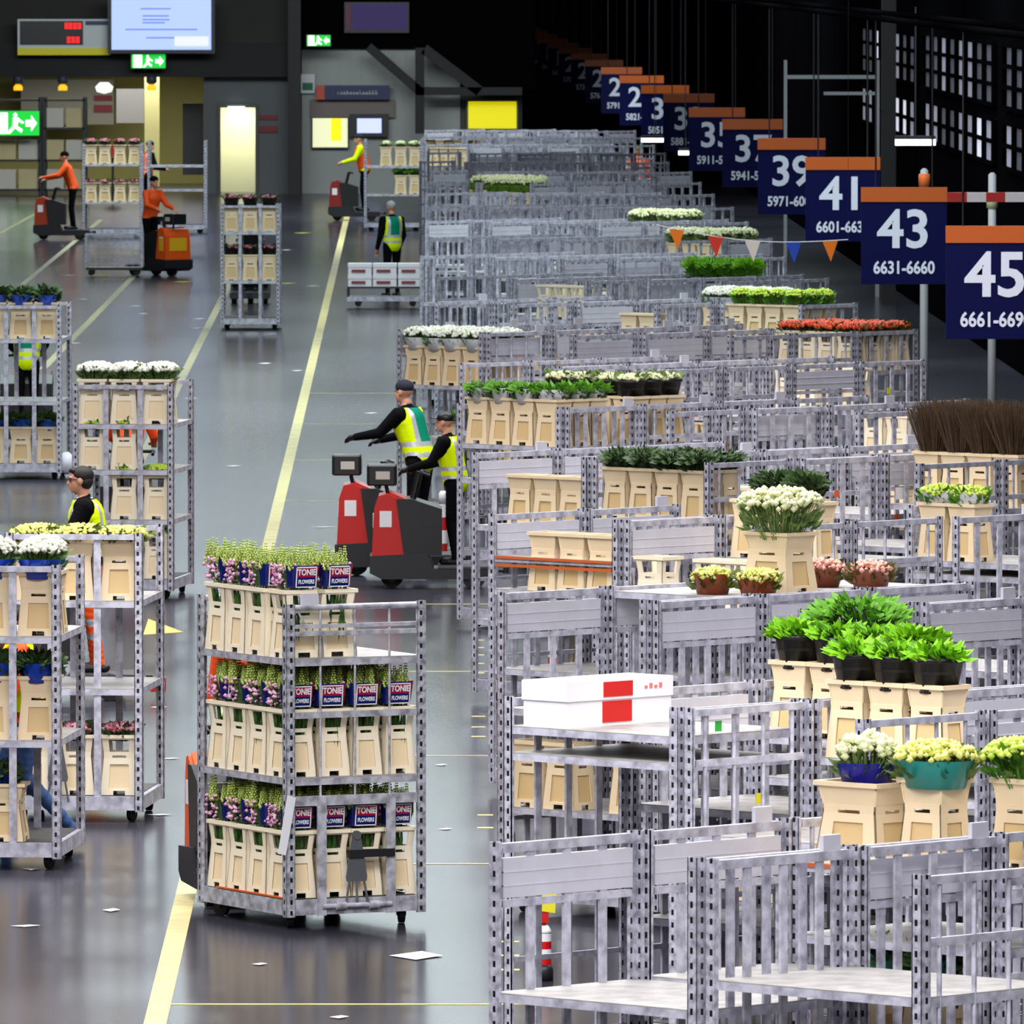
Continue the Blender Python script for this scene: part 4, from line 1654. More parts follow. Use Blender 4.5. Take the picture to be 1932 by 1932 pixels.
# ---------------------------------------------------------------- the parked field: diagonal trains of trolleys, one block per lane
FA = R(46)
FE = Vector((math.cos(FA), math.sin(FA), 0))        # across a trolley
FL = Vector((math.sin(FA), -math.cos(FA), 0))       # along a trolley
rf = random.Random(3)
FIELD = {}
XK = {0: -.11, 1: -.048, 2: -.098, 3: -.18, 4: -.346, 5: -.52, 6: -.55, 7: -1.30, 8: -.95, 9: -1.0, 10: -1.3}
lane_word = lambda k: ORD[k]
SH_OPT = [(.98, 1.41), (.80, 1.45), (1.41,), (.95, 1.55), (.60, 1.10, 1.60)]
FORCE = {(0, 0, 0): ((.78, 1.40), ('board', 'bars')), (0, 0, 1): ((.98, 1.41), ('board', 'board')), (0, 1, 1): ((.40, 1.05), ('bars', 'bars')), (1, 0, 0): ((1.20, 1.80), ('bars', 'bars')),
         (2, 0, 0): ((.7, 1.35), ('board', 'bars')), (2, 0, 1): ((.8, 1.4), ('board', 'board')), (2, 1, 1): ((.8, 1.4), ('board', 'board')), (2, 2, 1): ((.8, 1.4), ('board', 'board')), (2, 1, 0): ((.8, 1.4), ('board', 'rails')),
         (4, 0, 0): ((.7, 1.5), ('board', 'bars')), (7, 0, 0): ((.9, 1.5), ('board', 'board'))}
for k in range(0, 22):
    d0 = 52.6 + 10.4 * k
    x0 = XK.get(k, -.1 + LANE * (d0 - 63) + rf.uniform(-.25, .1))
    right = 6.05 + LANE * d0
    cells = []
    for i in range(-3, 9):
        for j in range(-3, 9):
            L = Vector((x0, d0, 0)) + FE * (i * 1.05) + FL * (j * 1.405)
            if L.x < x0 - .02 or L.x > right - 1.7:
                continue
            dy = L.y - d0
            if dy < -1.25 or dy > (1.55 if k < 14 else 1.2):
                continue
            cen_ = L + FL * HX + FE * HY
            px, py = proj((cen_.x, cen_.y, 1.0))
            if px > 2050:
                continue
            cells.append((L.x, i, j, cen_))
    cells.sort()
    for q, (lx, i, j, cen_) in enumerate(cells):
        if k > 2 and rf.random() < .06 and (k, j, i) not in FORCE:
            continue
        sh, en = rf.choice(SH_OPT), (rf.choice(('board', 'bars', 'bars', 'rails')), rf.choice(('board', 'bars', 'rails')))
        if (k, j, i) in FORCE:
            sh, en = FORCE[(k, j, i)]
        lab = 'empty grey trolley, %s from the aisle in the %s row of parked trolleys' % (ORD[q], lane_word(k))
        FIELD[(k, j, i)] = trolley((cen_.x, cen_.y, 0), R(-44), lab, sh, en, M_FIELD, 2 if k < 9 else 0, 'parked trolleys in the lanes', True, 1 if rf.random() < .5 else 0)
        FIELD[(k, j, i)]['sh'] = list(sh)
        FIELD[(k, j, i)]['q'] = q
    print('lane', k, len(cells))
print('field', len(FIELD))
TAGM = [('#f2f2f6', .5), ('#f0e020', .2), ('#3cc24a', .15), ('#f06a2a', .15)]
for key, t in FIELD.items():
    if key[0] < 9 and rf.random() < .6:
        u, acc = rf.random(), 0
        for cl, pr in TAGM:
            acc += pr
            if u < acc:
                break
        b = MB()
        big = cl == '#f2f2f6'
        w_, h_ = (.13, .10) if big else (.05, .06)
        b.bb(0, .006, -w_ / 2, w_ / 2, -h_, 0)
        s_ = rf.choice((-1, 1))
        b.build('paper_tag', mat('tag_' + cl[1:], cl, 0.6), t, (s_ * (HX + .0), rf.uniform(-.3, .3), rf.choice((2.03, 1.83, 1.6, 1.2))), (0, 0, 0))
EDGEO = mat('edge_orange', '#c8622e', 0.5)
for key, zs_ in (((3, 0, 0), (1.80, 1.74)), ((0, 0, 2), (1.90,))):
    if key in FIELD:
        put('shelf', part_mesh('shelf:' + GALV.name, f_shelf, [GALV, SHELF])[0], FIELD[key], (0, 0, zs_[0]))
        for z_ in zs_:
            b = MB()
            b.bb(-HX + .07, HX - .07, -HY - .002, -HY + .012, z_ - .02, z_)
            b.build('orange_edge_strip', EDGEO, FIELD[key])
FX = [-.45, -.15, .15, .45]
FY = [-.36, -.12, .12, .36]
TOPPED = {}


def where(key):
    return '%s trolley, %s row' % (ORD[FIELD[key]['q']], lane_word(key[0]))


LOADED = {}


def load(key, si, cells, style=None, tan=True, wrap=None, h=.25, buck=None, word=None, me=None, rx=.17, ry=.125, twig=False, z=None, seed=None, zc=None, wrap_h=.14):
    """crates on a shelf of a parked trolley, one flower bunch in each"""
    t = FIELD[key]
    sh = [.196] + list(t['sh'])
    zs = sh[si] if z is None else z
    if z is not None and all(abs(z - q_) > .02 for q_ in sh):
        if t.type == 'EMPTY':
            put('shelf', part_mesh('shelf:' + GALV.name, f_shelf, [GALV, SHELF])[0], t, (0, 0, z))
        t['sh'] = list(t['sh']) + [z]
        si = len(sh)
    elif z is not None:
        si = min(range(len(sh)), key=lambda q_: abs(sh[q_] - z))
    nm = 'bottom deck' if si == 0 else ('top shelf' if zs > 1.68 else ('upper shelf' if zs > 1.2 else ('middle shelf' if zs > .7 else 'low shelf')))
    LOADED[key] = 1
    for n_, (a, c) in enumerate(cells):
        p = local(t, a if isinstance(a, float) else FX[a], c if isinstance(c, float) else FY[c], zs)
        LOADED.setdefault((key, si), 0)
        q = LOADED[(key, si)]
        LOADED[(key, si)] += 1
        ids = '%s on the %s, %s' % (ORD[min(q, 25)], nm, where(key))
        if zc is None:
            crate(p, t.rotation_euler.z, '%s crate, %s' % ('tan' if tan else 'cream', ids), tan, 'crates on the parked trolleys', me)
            top_ = p + Vector((0, 0, CH - .03 if me is None else .37))
        else:
            top_ = p + Vector((0, 0, zc))
        if buck:
            bucket(top_ - Vector((0, 0, .02)), 0, 'black flower bucket, %s' % ids, buck, .11, .15, .2, 'black buckets on crates')
            top_ = top_ + Vector((0, 0, .15))
        if style:
            plant(top_ - Vector((0, 0, .02)), rf.uniform(0, 3), '%s flowers, %s' % (word or style, ids), style, rx, ry, h, rf.randrange(2), wrap=wrap, group='flowers on the parked trolleys', twig=twig, wrap_h=wrap_h)
    t['label'] = t['label'].replace('empty ', 'loaded ', 1)


# features seen on particular trolleys: (row, j, i)
EDGE = [(0, 0), (1, 0), (2, 0), (3, 0)]
EDGE2 = EDGE + [(3, 1), (3, 2)]
SPECIAL = []


def near(px, py, z=2.1, kmax=99, kmin=0):
    best, bk = 1e9, None
    for key, o in FIELD.items():
        if not kmin <= key[0] <= kmax:
            continue
        x, y = proj((o.location.x, o.location.y, z))
        d = math.hypot(x - px, (y - py) * 1.6)
        if d < best:
            best, bk = d, key
    return bk


def spec(px, py, zp, *a, kmin=0, kmax=99, **kw):
    key = near(px, py, zp, kmax, kmin)
    print('spec', px, py, key, [round(v) for v in proj(tuple(FIELD[key].location[:2]) + (zp,))])
    load(key, *a, **kw)
    return key


ALL4 = [(a, c) for a in range(4) for c in (0, 1)]
FULL = [(a, c) for a in range(4) for c in range(4)]

load((7, 0, 0), 2, [(a, c) for a in range(4) for c in range(3)], 'white', True, h=.27, word='white', rx=.2, ry=.16, wrap='#dfe6ea')
k5 = spec(1120, 750, 2.1, 0, EDGE2, 'pale', True, None, .12, '#141416', 'pale green', z=1.74, kmin=5, kmax=5)
spec(925, 750, 2.1, 0, EDGE2, 'green', True, '#e6e6ec', .2, None, 'white sleeved green', z=1.74, kmin=5, kmax=5)
spec(1290, 420, 2.1, 0, ALL4, 'pale', True, None, .3, None, 'pale cream', z=1.6, kmin=11, kmax=12, rx=.2, ry=.16)
spec(1375, 415, 2.1, 0, EDGE2, 'pale', True, None, .3, None, 'pale cream', z=1.6, kmin=11, kmax=12, rx=.2, ry=.16)
spec(1395, 500, 2.1, 0, EDGE, 'leaf', True, None, .3, '#141416', 'bright green', z=1.5, kmin=9, kmax=10, rx=.2, ry=.16)
spec(1410, 565, 2.1, 0, ALL4, 'white', True, '#c9cfe2', .28, None, 'white', z=1.6, kmin=8, kmax=8, rx=.2, ry=.16)
spec(1750, 610, 2.1, 0, FULL, 'orange', False, None, .17, None, 'orange red', z=1.66, kmin=7, kmax=8, rx=.19, ry=.15)
spec(1660, 552, 2.1, 0, EDGE2, 'lime', True, None, .25, None, 'lime', z=1.66, kmin=8, kmax=9)
spec(1860, 800, 2.1, 0, [(0, 1), (1, 1), (2, 1), (3, 1), (0, 2), (1, 2), (2, 2), (3, 2)], 'brown', True, None, .5, None, 'brown twiggy', z=1.70, kmin=4, kmax=5, twig=True, rx=.26, ry=.22)
load((2, 0, 1), 0, [(.20, .25)], 'pale', True, None, .36, None, 'tall pale green', z=2.08, me=BIGCR, rx=.34, ry=.28)
load((2, 0, 1), 0, [(.10, -.30), (.42, -.20)], 'yellow', True, '#8a3f22', .19, None, 'yellow potted', z=2.08, zc=0.02, rx=.16, ry=.14)
load((2, 0, 2), 0, [(.02, -.22), (.42, -.14)], 'pink', True, '#8a4a32', .2, None, 'pink potted', z=2.08, zc=0.02, rx=.19, ry=.15)
spec(1697, 1288, 2.1, 0, EDGE, 'leaf', True, None, .12, '#101012', 'lime leaved', z=1.79, kmin=1, kmax=1, rx=.16)
spec(1811, 1326, 2.1, 0, EDGE[:3], 'leaf', True, None, .12, '#101012', 'lime leaved', z=1.79, kmin=1, kmax=1, rx=.16)
kb = spec(1697, 1288, 2.1, 0, [(-.38, .05)], 'green', True, None, .36, None, 'dense bushy green', z=1.79, kmin=1, kmax=1, rx=.3, ry=.26, zc=.46)
KT = (0, 0, 2)
if KT in FIELD:
    FIELD[KT]['sh'] = list(FIELD[KT]['sh']) + [1.90]
    load(KT, 0, [(.1, -.30)], 'yellow', True, '#1f8f86', .24, None, 'teal sleeved yellow green', z=1.90, me=None, rx=.25, ry=.19)
    load(KT, 0, [(.45, -.02)], 'lime', True, None, .26, None, 'lime', z=1.90, rx=.22, ry=.19)
    load(KT, 0, [(-.35, -.30)], 'pale', True, '#14148a', .3, None, 'blue sleeved', z=1.90, me=BIGCR, rx=.15, ry=.13)
    load(KT, 1, [(.1, -.3), (-.3, -.3)], 'dark', True, '#1f8f86', .2, None, 'teal sleeved')
spec(1568, 1002, 2.0, 0, EDGE[:3], None, True, z=1.80, kmin=3, kmax=3)
spec(1568, 926, 2.3, 0, [(0, 1), (1, 1)], 'dark', True, None, .25, None, 'dark green', z=1.80, kmin=3, kmax=3)
spec(1917, 983, 2.0, 0, [(0, 0), (1, 0)], 'lime', True, '#e8e8ea', .2, None, 'lime', z=1.70, kmin=3, kmax=3)
spec(938, 340, 2.1, 0, FULL, 'pale', True, '#5f8a24', .34, None, 'pale green', z=1.5, kmin=14, kmax=16, wrap_h=.18)
spec(1022, 340, 2.1, 0, EDGE + [(3, 1)], 'pale', True, '#5f8a24', .34, None, 'pale green', z=1.5, kmin=14, kmax=16, wrap_h=.18)
spec(1310, 840, 2.1, 0, ALL4, 'dark', True, None, .2, None, 'dark green', z=1.60, kmin=4, kmax=4)
for px_ in (770, 830, 890):
    spec(px_, 275, 2.1, 0, EDGE2, None, True, z=1.6, kmin=18, kmax=21)
spec(1240, 500, 2.1, 0, EDGE, 'white', True, None, .2, None, 'white', z=1.2, kmin=9, kmax=11)


# random stock on the rest
def rest():
    for key in sorted(FIELD, key=lambda q: FIELD[q]['q'] + q[0] * 50):
        if key in LOADED or key[0] < 2 or key[0] > 13 or n_crate > 265:
            continue
        ns = len(FIELD[key]['sh'])
        if rf.random() < (.5 if key[0] > 2 else .6):
            si = rf.randrange(0, ns + 1) if key[0] > 2 else rf.randrange(0, ns)
            tan = rf.random() < .6
            k_ = rf.randrange(2, 4)
            st = rf.random()
            cells_ = rf.sample(EDGE, k_)
            if st < .25 and si < ns:
                load(key, si, cells_, rf.choice(('green', 'lime', 'pale', 'dark', 'pink', 'white')), tan, h=.18)
            else:
                load(key, si, cells_, None, tan)


rest()
print('crates', n_crate)
# ---------------------------------------------------------------- a white carton on a parked trolley
t0_ = FIELD[(1, 0, 0)]
put('shelf', part_mesh('shelf:' + GALV.name, f_shelf, [GALV, SHELF])[0], t0_, (0, 0, 1.95))
p = local(t0_, -.40, -.02, 1.95)
t = thing('cardboard_box', 'long white cardboard box with red print lying on a parked trolley', 'box', p, R(-44))
CARD = mat('white_card', '#f0eef2', 0.6)
b = MB()
b.bb(-.17, .17, -.43, .43, 0, .25)
b.build('carton', CARD, t)
b = MB()
b.bb(-.178, .178, -.438, .438, .15, .262)
b.build('lid', CARD, t)
b = MB()
b.bb(.177, .182, -.14, .1, .165, .25)
b.bb(.169, .175, -.14, .1, .02, .14)
b.build('red_print', mat('print_red', '#d2201c', 0.5), t)
b = MB()
for k in range(4):
    b.bb(.177, .182, .2 + .04 * k, .222 + .04 * k, .20, .215 + .012 * (k % 2))
b.build('red_script', mat('print_red_pale', '#e07a78', 0.5), t)

# ---------------------------------------------------------------- bollards at the lane heads
post_cone(at(1026, 1850), 'red and white bollard with a yellow plate behind the nearest parked trolley', .34, .047, boards=True)
post_cone(at(1046, 1385), 'red and white bollard seen through the third row of trolleys', .98, .052)
post_cone(at(958, 1590), 'white capped bollard beside the second row of trolleys', .42, .042)
post_cone(at(1195, 1235), 'red and white bollard deep between the fourth row trolleys', .92, .055)
post_cone(at(836, 1068), 'red and white bollard beside the red tow tractors', .78, .045)

# ---------------------------------------------------------------- tow tractors and drivers
a_ = MAIN.rotation_euler.z
OTR = mat('tractor_orange', '#ee5a12', 0.4)
TA = R(10)
hp = local(MAIN, HX + .06, 0.0, 0)
dr = Vector((-math.sin(TA), math.cos(TA), 0))
p = hp + dr * .77
tractor((p.x, p.y, 0), TA, 'orange tow tractor drawing the fully loaded trolley', OTR, screen=False)
q = p - dr * .30
person((q.x, q.y, .226), TA, 'person in an orange hi-vis jacket standing behind the fully loaded trolley', 'narrow', HIVO, NAVYC, hat=(NAVYC, False), scale=1.0, gloves=NAVYC)

p = at(747, 1085)
tractor((p.x, p.y, 0), PI / 2, 'red tow tractor with a black terminal, farther of the pair driving side by side', RED)
person((p.x + .25, p.y, .226), PI / 2 - .55, 'person in dark cap and green-backed yellow vest riding the farther red tractor', 'reach', CLOTH, CLOTH, hat=(NAVYC, False), vest=HIVY, vest_back=VGREEN, scale=.99, gloves=BLACK)
p = at(815, 1108)
tractor((p.x, p.y, 0), PI / 2, 'red tow tractor with a white notice, nearer of the pair driving side by side', RED)
person((p.x + .24, p.y, .226), PI / 2 - .3, 'shorter person in black jacket and yellow vest riding the nearer red tractor', 'drive', CLOTH, CLOTH, hat=(BLACK, True), vest=HIVY, scale=.86, gloves=BLACK)

SHELF_N = {}


def side_load(t, desc, z, cells, style=None, tan=False, wrap=None, h=.2, word=None, buck=None, rot=PI / 2, level='top level', rx=.15, ry=.12, me=None, group='crates on the moving trolleys', crates=True):
    for k, (x, y) in enumerate(cells):
        p_ = local(t, x, y, z)
        ids = '%s on the %s of the %s' % (ORD[k], level, desc)
        tp = p_
        if crates:
            crate(p_, t.rotation_euler.z + rot, '%s crate, %s' % ('tan' if tan else 'cream', ids), tan, group, me)
            tp = p_ + Vector((0, 0, .41 if me is None else .37))
        if buck:
            bucket(tp - Vector((0, 0, .0)), 0, 'dark flower bucket, %s' % ids, buck, .10, .135, .17, 'dark buckets on the moving trolleys')
            tp = tp + Vector((0, 0, .12))
        if style:
            plant(tp - Vector((0, 0, .02)), rf.uniform(0, 3), '%s flowers, %s' % (word or style, ids), style, rx, ry, h, k % 2, wrap=wrap, group='flowers on the moving trolleys')


ROW3 = [(x, y) for x in (-.48, -.23) for y in (.32, 0, -.32)]
ROW3S = [(-.48, y) for y in (.32, 0, -.32)]
ROW2S = [(-.48, y) for y in (.30, -.06)]


def mover(px, py, rz, label, shelves, ends=('two', 'two'), card=0):
    n_ = at(px, py)
    c = n_ + Vector((math.cos(rz), math.sin(rz), 0)) * HX
    return trolley((c.x, c.y, 0), rz, label, shelves, ends, M_FIELD, 2, 'moving trolleys in the aisle', True, card)


# the trolley with white flowers on top and its orange driver
t = mover(232, 1130, R(83), 'tall aisle trolley topped with white flowers, orange driver behind it', (.78, 1.27, 1.72))
side_load(t, 'white-topped aisle trolley', 1.72, ROW3, 'white', False, None, .22, 'white', level='top shelf', rx=.18, ry=.16)
side_load(t, 'white-topped aisle trolley', 1.27, ROW3S[:2], 'lime', False, None, .12, 'lime and orange', level='third shelf', rx=.14, ry=.11)
side_load(t, 'white-topped aisle trolley', .78, [(-.48, 0), (-.48, -.32)], 'lime', False, None, .16, 'lime', level='second shelf', rx=.15, ry=.11)
side_load(t, 'white-topped aisle trolley', .196, [(-.48, -.32)], 'lime', False, None, .10, 'lime', level='bottom deck', rx=.14, ry=.1)
p = at(243, 1062)
tractor((p.x, p.y, 0), R(-7), 'dark tow tractor ahead of the white-topped aisle trolley', mat('tractor_brown', '#5c1d0c', 0.45), screen=False)
person((p.x - .0, p.y - .30, .226), R(-7), 'person in black cap and orange hi-vis jacket seen through the white-topped trolley', 'drive', HIVO, CLOTH, hat=(CLOTH, True), scale=.93)

# the trolley with the drawbar, and the bare-headed driver looking along it
t = mover(140, 1552, R(85), 'aisle trolley topped with lime flowers, drawbar plate upright on its end', (.98, 1.62))
put('drawbar_plate', drm, t, (-(HX - .022), .12, 0), (0, 0, PI))
side_load(t, 'lime-topped aisle trolley', 1.62, ROW3[:5], 'yellow', True, None, .16, 'lime green', level='top shelf', rx=.19, ry=.17)
side_load(t, 'lime-topped aisle trolley', 1.08, [], None)
side_load(t, 'lime-topped aisle trolley', .196, ROW3S, 'rose', False, None, .15, 'pink', level='bottom deck', rx=.14, ry=.11)
p = at(118, 1318)
tractor((p.x, p.y, 0), PI / 2, 'brown tow tractor crossing behind the lime-topped aisle trolley', mat('tractor_brown', '#5c1d0c', 0.45), screen=False)
b = MB()
b.bb(-.05, .07, -.88, -.75, .06, .18)
b.bb(-.02, .02, -.76, -.60, .10, .14)
b.build('red_tail_lamp', RED, bpy.data.objects[[o.name for o in bpy.data.objects if o.name.startswith('tow_tractor')][-1]])
person((p.x + .29, p.y, .226), PI / 2, 'dark haired person with glasses, black jacket and orange trousers, facing the hall side', 'drive', CLOTH, HIVO, vest=HIVY, glasses=True, collar=WHITE, scale=.985, voxel=.0085, tr_bands=True)

# the nearest trolley, cut by the edge of the photograph
t = mover(-22, 1642, R(85), 'nearest aisle trolley with blue sleeved white flowers', (.9, 1.62))
side_load(t, 'blue-sleeved aisle trolley', 1.62, [(-.48, .3), (-.48, -.02), (-.48, -.34), (-.2, -.34)], 'white', True, '#1240b4', .30, 'blue sleeved white', level='top shelf', rx=.19, ry=.15)
side_load(t, 'blue-sleeved aisle trolley', .9, [(-.48, .3), (-.48, -.02), (-.48, -.34)], 'dark', True, '#1240b4', .22, 'blue sleeved', level='middle shelf', rx=.17, ry=.13)
side_load(t, 'blue-sleeved aisle trolley', .196, [(-.48, .3), (-.48, -.04)], 'dark', True, '#1240b4', .2, 'blue sleeved', level='bottom deck', rx=.15, ry=.12, me=BIGCR)
p = at(46, 1606)
person((p.x, p.y + .25, 0), PI / 2, 'person in blue jeans and orange and yellow vest behind the nearest aisle trolley', 'walk', HIVO, DENIM, vest=HIVY, scale=.97, bands=False)

# farther trolleys
t = mover(38, 905, R(87), 'aisle trolley topped with blue and white wrapped plants', (.95, 1.70))
side_load(t, 'blue-wrapped aisle trolley', 1.70, ROW3S, 'dark', True, '#3a62d8', .25, 'blue wrapped green', level='top shelf', rx=.17, ry=.13)
side_load(t, 'blue-wrapped aisle trolley', .196, ROW3S, 'dark', True, '#1f58c8', .22, 'blue wrapped', level='bottom deck', rx=.16, ry=.12)
p = at(50, 840)
tractor((p.x, p.y, 0), 0.0, 'dark tow tractor ahead of the blue-wrapped aisle trolley', mat('tractor_brown', '#5c1d0c', 0.45), screen=False)
person((p.x + .02, p.y - .3, .226), 0, 'person in dark jacket and yellow vest seen through the blue-wrapped trolley', 'drive', CLOTH, CLOTH, hat=(CLOTH, False), vest=HIVY, vest_back=VGREEN, scale=.9)
b = MB()
b.lathe([(.02, 0), (.10, .06), (.11, .2), (.03, .27)])
p = local(t, -.55, -.52, .02)
tag(b.build('plastic_bag', mat('bag_white', '#ececf6', 0.5), None, (p.x + .03, p.y, 0.06)), 'white plastic bag hanging off the corner of the blue-wrapped trolley', 'bag')

t = mover(472, 622, R(90), 'far aisle trolley with red flowers and black tubs on cream crates', (.83, 1.66))
side_load(t, 'far red-topped aisle trolley', 1.62 + .04, ROW3S, 'rose', True, None, .12, 'red', '#16161a', level='top shelf')
side_load(t, 'far red-topped aisle trolley', .83, ROW3S, 'rose', True, None, .1, 'red', '#16161a', level='lower shelf')
p = at(472, 572)
tractor((p.x, p.y, 0), 0, 'dark tow tractor ahead of the far red-topped trolley', DARK, screen=False)
person((p.x, p.y - .3, .226), 0, 'person in dark clothes seen through the far red-topped trolley', 'drive', CLOTH, CLOTH, hat=(CLOTH, False), scale=.9)

# the orange tractor turning on the far floor
p = at(300, 520)
OA = -PI / 2 - .85
tt = tractor((p.x, p.y, 0), OA, 'bright orange tow tractor with yellow panel turning on the far floor', OTR, panel_col=mat('panel_yellow', '#f2b81c', 0.4), screen=True)
b = MB()
b.bb(.322, .330, .40, .52, .50, .76)
b.build('side_panel', MATS['panel_yellow'], tt)
dr = Vector((-math.sin(OA), math.cos(OA), 0))
person((p.x - .28 * dr.x, p.y - .28 * dr.y, .226), OA, 'person in orange jacket and black trousers riding the bright orange tractor', 'drive', HIVO, CLOTH, hat=(CLOTH, False), scale=.98)


def low_cart(px, py, rz, label, L=1.1, W=.75, h=.85, mesh=True):
    p_ = at(px, py)
    t_ = thing('wire_cart', label, 'cart', p_, rz)
    b_ = MB()
    b_.bb(-L / 2, L / 2, -W / 2, W / 2, .14, .19)
    b_.build('deck', DARK, t_)
    b_ = MB()
    for x, y in ((-1, -1), (1, -1), (1, 1), (-1, 1)):
        b_.bb(x * L / 2 - .02, x * L / 2 + .02, y * W / 2 - .02, y * W / 2 + .02, .19, h)
    for y in (-1, 1):
        b_.bb(-L / 2, L / 2, y * W / 2 - .012, y * W / 2 + .012, h - .03, h)
    for x in (-1, 1):
        b_.bb(x * L / 2 - .012, x * L / 2 + .012, -W / 2, W / 2, h - .03, h)
    b_.build('frame', GALV, t_)
    if mesh:
        b_ = MB()
        for k in range(9):
            x = -L / 2 + L * (k + .5) / 9
            for y in (-1, 1):
                b_.tube((x, y * W / 2, .19), (x, y * W / 2, h - .02), .005, n=4, smooth=False)
        for k in range(5):
            z = .19 + (h - .19) * (k + .5) / 5
            for y in (-1, 1):
                b_.tube((-L / 2, y * W / 2, z), (L / 2, y * W / 2, z), .005, n=4, smooth=False)
        b_.build('wire_mesh', GALV, t_)
    cm_ = part_mesh('caster', f_caster, CAST)[0]
    for x, y in ((-1, -1), (1, -1), (1, 1), (-1, 1)):
        put('caster', cm_, t_, (x * (L / 2 - .1), y * (W / 2 - .1), .03))
    return t_


low_cart(216, 522, 0, 'low wire cart coupled behind the bright orange tractor')
# far left train
p = at(116, 452)
tractor((p.x, p.y, 0), PI / 2, 'black and orange tow tractor hauling the far train of trolleys', mat('tractor_dark_orange', '#b03a10', 0.45), screen=False)
person((p.x + .26, p.y, .226), PI / 2, 'person in orange jacket bending forward on the far train tractor', 'reach', HIVO, CLOTH, hat=(CLOTH, False), scale=.98)
SIDE4 = [(x, -.36) for x in (-.48, -.17, .17, .5)]


def side_on(px, py, label, shelves, rz=0.0):
    p_ = at(px, py)
    return trolley((p_.x, p_.y + HY, 0), rz, label, shelves, ('rails', 'rails'), M_FIELD, 2, 'far train trolleys')


t = side_on(212, 448, 'first trolley of the far train behind the black and orange tractor', (.80, 1.65))
side_load(t, 'first far train trolley', 1.65, SIDE4, 'rose', True, None, .2, 'pink and red', level='top shelf', rot=0)
side_load(t, 'first far train trolley', .8, SIDE4, 'rose', True, None, .12, 'dark red', level='middle shelf', rot=0)
t = side_on(334, 440, 'second trolley of the far train, nearly empty', (1.0, 1.55))
side_load(t, 'second far train trolley', .196, [(-.48, -.3), (-.1, -.3)], None, buck='#22286e', level='bottom deck', crates=False)
person(at(277, 402), -PI / 2 + .4, 'person in orange vest standing beyond the far train of trolleys', 'carry', CLOTH, CLOTH, vest=HIVO, hat=(CLOTH, False), scale=1.0)
# racks by the bay
for n_, (px0, px1, lab) in enumerate(((-12, 76, 'black storage rack of tan cartons under the large green exit sign'), (84, 160, 'black storage rack of pale cartons beside the exit sign rack'))):
    p0, p1 = at(px0, 369), at(px1, 369)
    W_ = p1.x - p0.x
    t = thing('storage_rack', lab, 'rack', ((p0.x + p1.x) / 2, p0.y, 0))
    for x, y in ((-1, 0), (1, 0), (1, 1), (-1, 1)):
        b = MB()
        b.bb(x * W_ / 2 - .05, x * W_ / 2 + .05, y * .7, y * .7 + .06, 0, 2.6)
        b.build('upright', BLACK, t)
    for z in (.12, .9, 1.75, 2.5):
        b = MB()
        b.bb(-W_ / 2, W_ / 2, 0, .75, z, z + .05)
        b.build('shelf', BLACK, t)
    for zi, z in enumerate((.17, .95, 1.8)):
        if n_ == 0 and zi == 2:
            continue
        for k in range(2):
            b = MB()
            b.rbox((0, 0, .26), (W_ * .43, .5, .52), .02)
            b.bb(-.06, .06, -.254, -.25, .2, .4)
            o = b.build('carton', mat('carton_tan', '#d8c898', 0.7, noise=.1, scale=2) if (k + zi) % 2 else mat('carton_pale', '#d6d3c6', 0.7), None,
                        (t.location.x + (-.24 + .48 * k) * W_, t.location.y + .37, z))
            tag(o, '%s carton on the %s shelf of the %s black rack' % (('first', 'second')[k], ('bottom', 'middle', 'upper')[zi], ('exit sign', 'next')[n_]), 'carton', 'cartons in the racks')

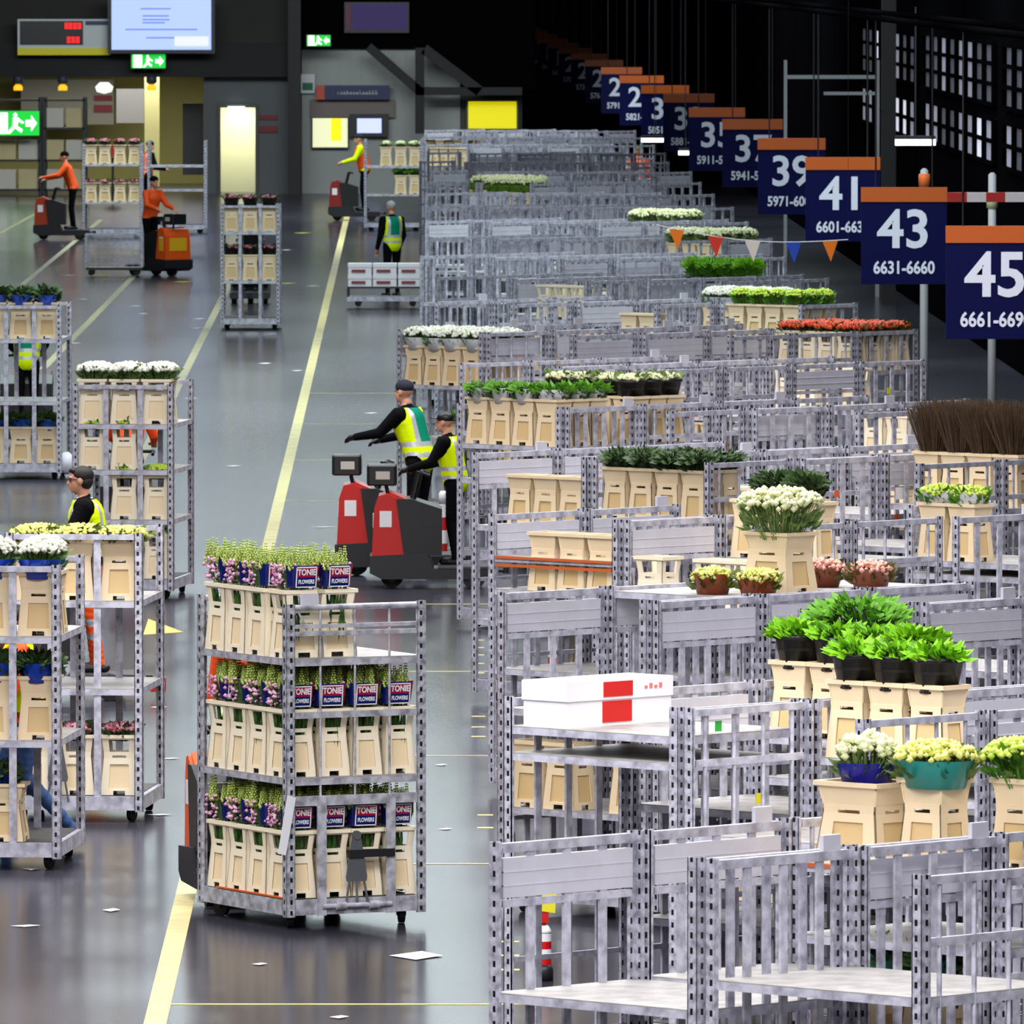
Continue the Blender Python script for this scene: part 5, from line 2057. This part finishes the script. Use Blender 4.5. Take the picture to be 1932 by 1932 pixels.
# far centre: red tractor, its trolley, the carton cart
p = at(668, 416)
tractor((p.x, p.y, 0), PI / 2, 'red and black tow tractor at the far end of the parked field', mat('tractor_dark_red', '#8a1a10', 0.4), screen=False)
person((p.x + .25, p.y, .226), PI / 2, 'person in yellow and orange hi-vis clothes riding the far red tractor', 'drive', HIVY, CLOTH, hat=(NAVYC, False), vest=HIVO, scale=1.04, bands=False)
t = side_on(742, 436, 'trolley coupled behind the far red tractor', (.85, 1.5))
side_load(t, 'trolley of the far red tractor', 1.5, SIDE4[1:], 'pale', True, None, .2, 'pale', level='upper shelf', rot=0)
side_load(t, 'trolley of the far red tractor', .85, SIDE4[2:], 'green', True, None, .2, 'green', level='middle shelf', rot=0)
p_ = at(726, 582)
t = thing('flat_cart', 'low flat cart stacked with white printed cartons', 'cart', (p_.x, p_.y + .4, 0))
b = MB()
b.bb(-.68, .68, -.4, .4, .13, .21)
b.build('deck', GALV, t)
b = MB()
for x in (-.66, .66):
    for y in (-.38, .38):
        b.bb(x - .02, x + .02, y - .02, y + .02, .21, .36)
b.bb(-.68, .68, -.4, .4, .36, .39)
b.build('raised_frame', DARK, t)
cm_ = part_mesh('caster', f_caster, CAST)[0]
for x, y in ((-.48, -.3), (.5, -.3), (.5, .3), (-.48, .3)):
    put('caster', cm_, t, (x, y, .03))
for k in range(3):
    for r_ in range(2):
        b = MB()
        b.bb(-.21, .21, -.3, .3, 0, .2)
        b.bb(-.215, .215, -.305, .305, .14, .205)
        b.bb(-.15, .1, -.312, -.306, .05, .1, 1)
        o = b.build('carton', [CARD, mat('print_dark_red', '#8a4048', 0.6)], None, (p_.x - .45 + .45 * k, p_.y + .4, .392 + .206 * r_))
        tag(o, '%s white carton of the %s layer on the low flat cart' % (ORD[k], ('lower', 'upper')[r_]), 'carton', 'white cartons on the flat cart')
p = at(740, 560)
person((p.x, p.y, 0), .5, 'person in green and yellow vest standing behind the low flat cart', 'stand', CLOTH, CLOTH, vest=HIVY, vest_back=VGREEN, hat=(mat('cap_grey', '#b9bcc0', 0.8), False), scale=1.0)
person(Vector((1.15, 152.4, 0)), PI / 2, 'person in an orange jacket among the middle rows of parked trolleys', 'stand', HIVO, CLOTH, hair=HAIR, scale=1.0)
person(Vector((3.03, 267.2, 0)), 0, 'person in an orange jacket far among the last rows of parked trolleys', 'stand', HIVO, CLOTH, hat=(mat('cap_green', '#5a6a2c', 0.8), False), scale=1.0)
person(Vector((3.78, 152.4, 0)), PI, 'person in orange vest with yellow trousers under the lane signs', 'stand', CLOTH, HIVY, vest=HIVO, scale=1.0)
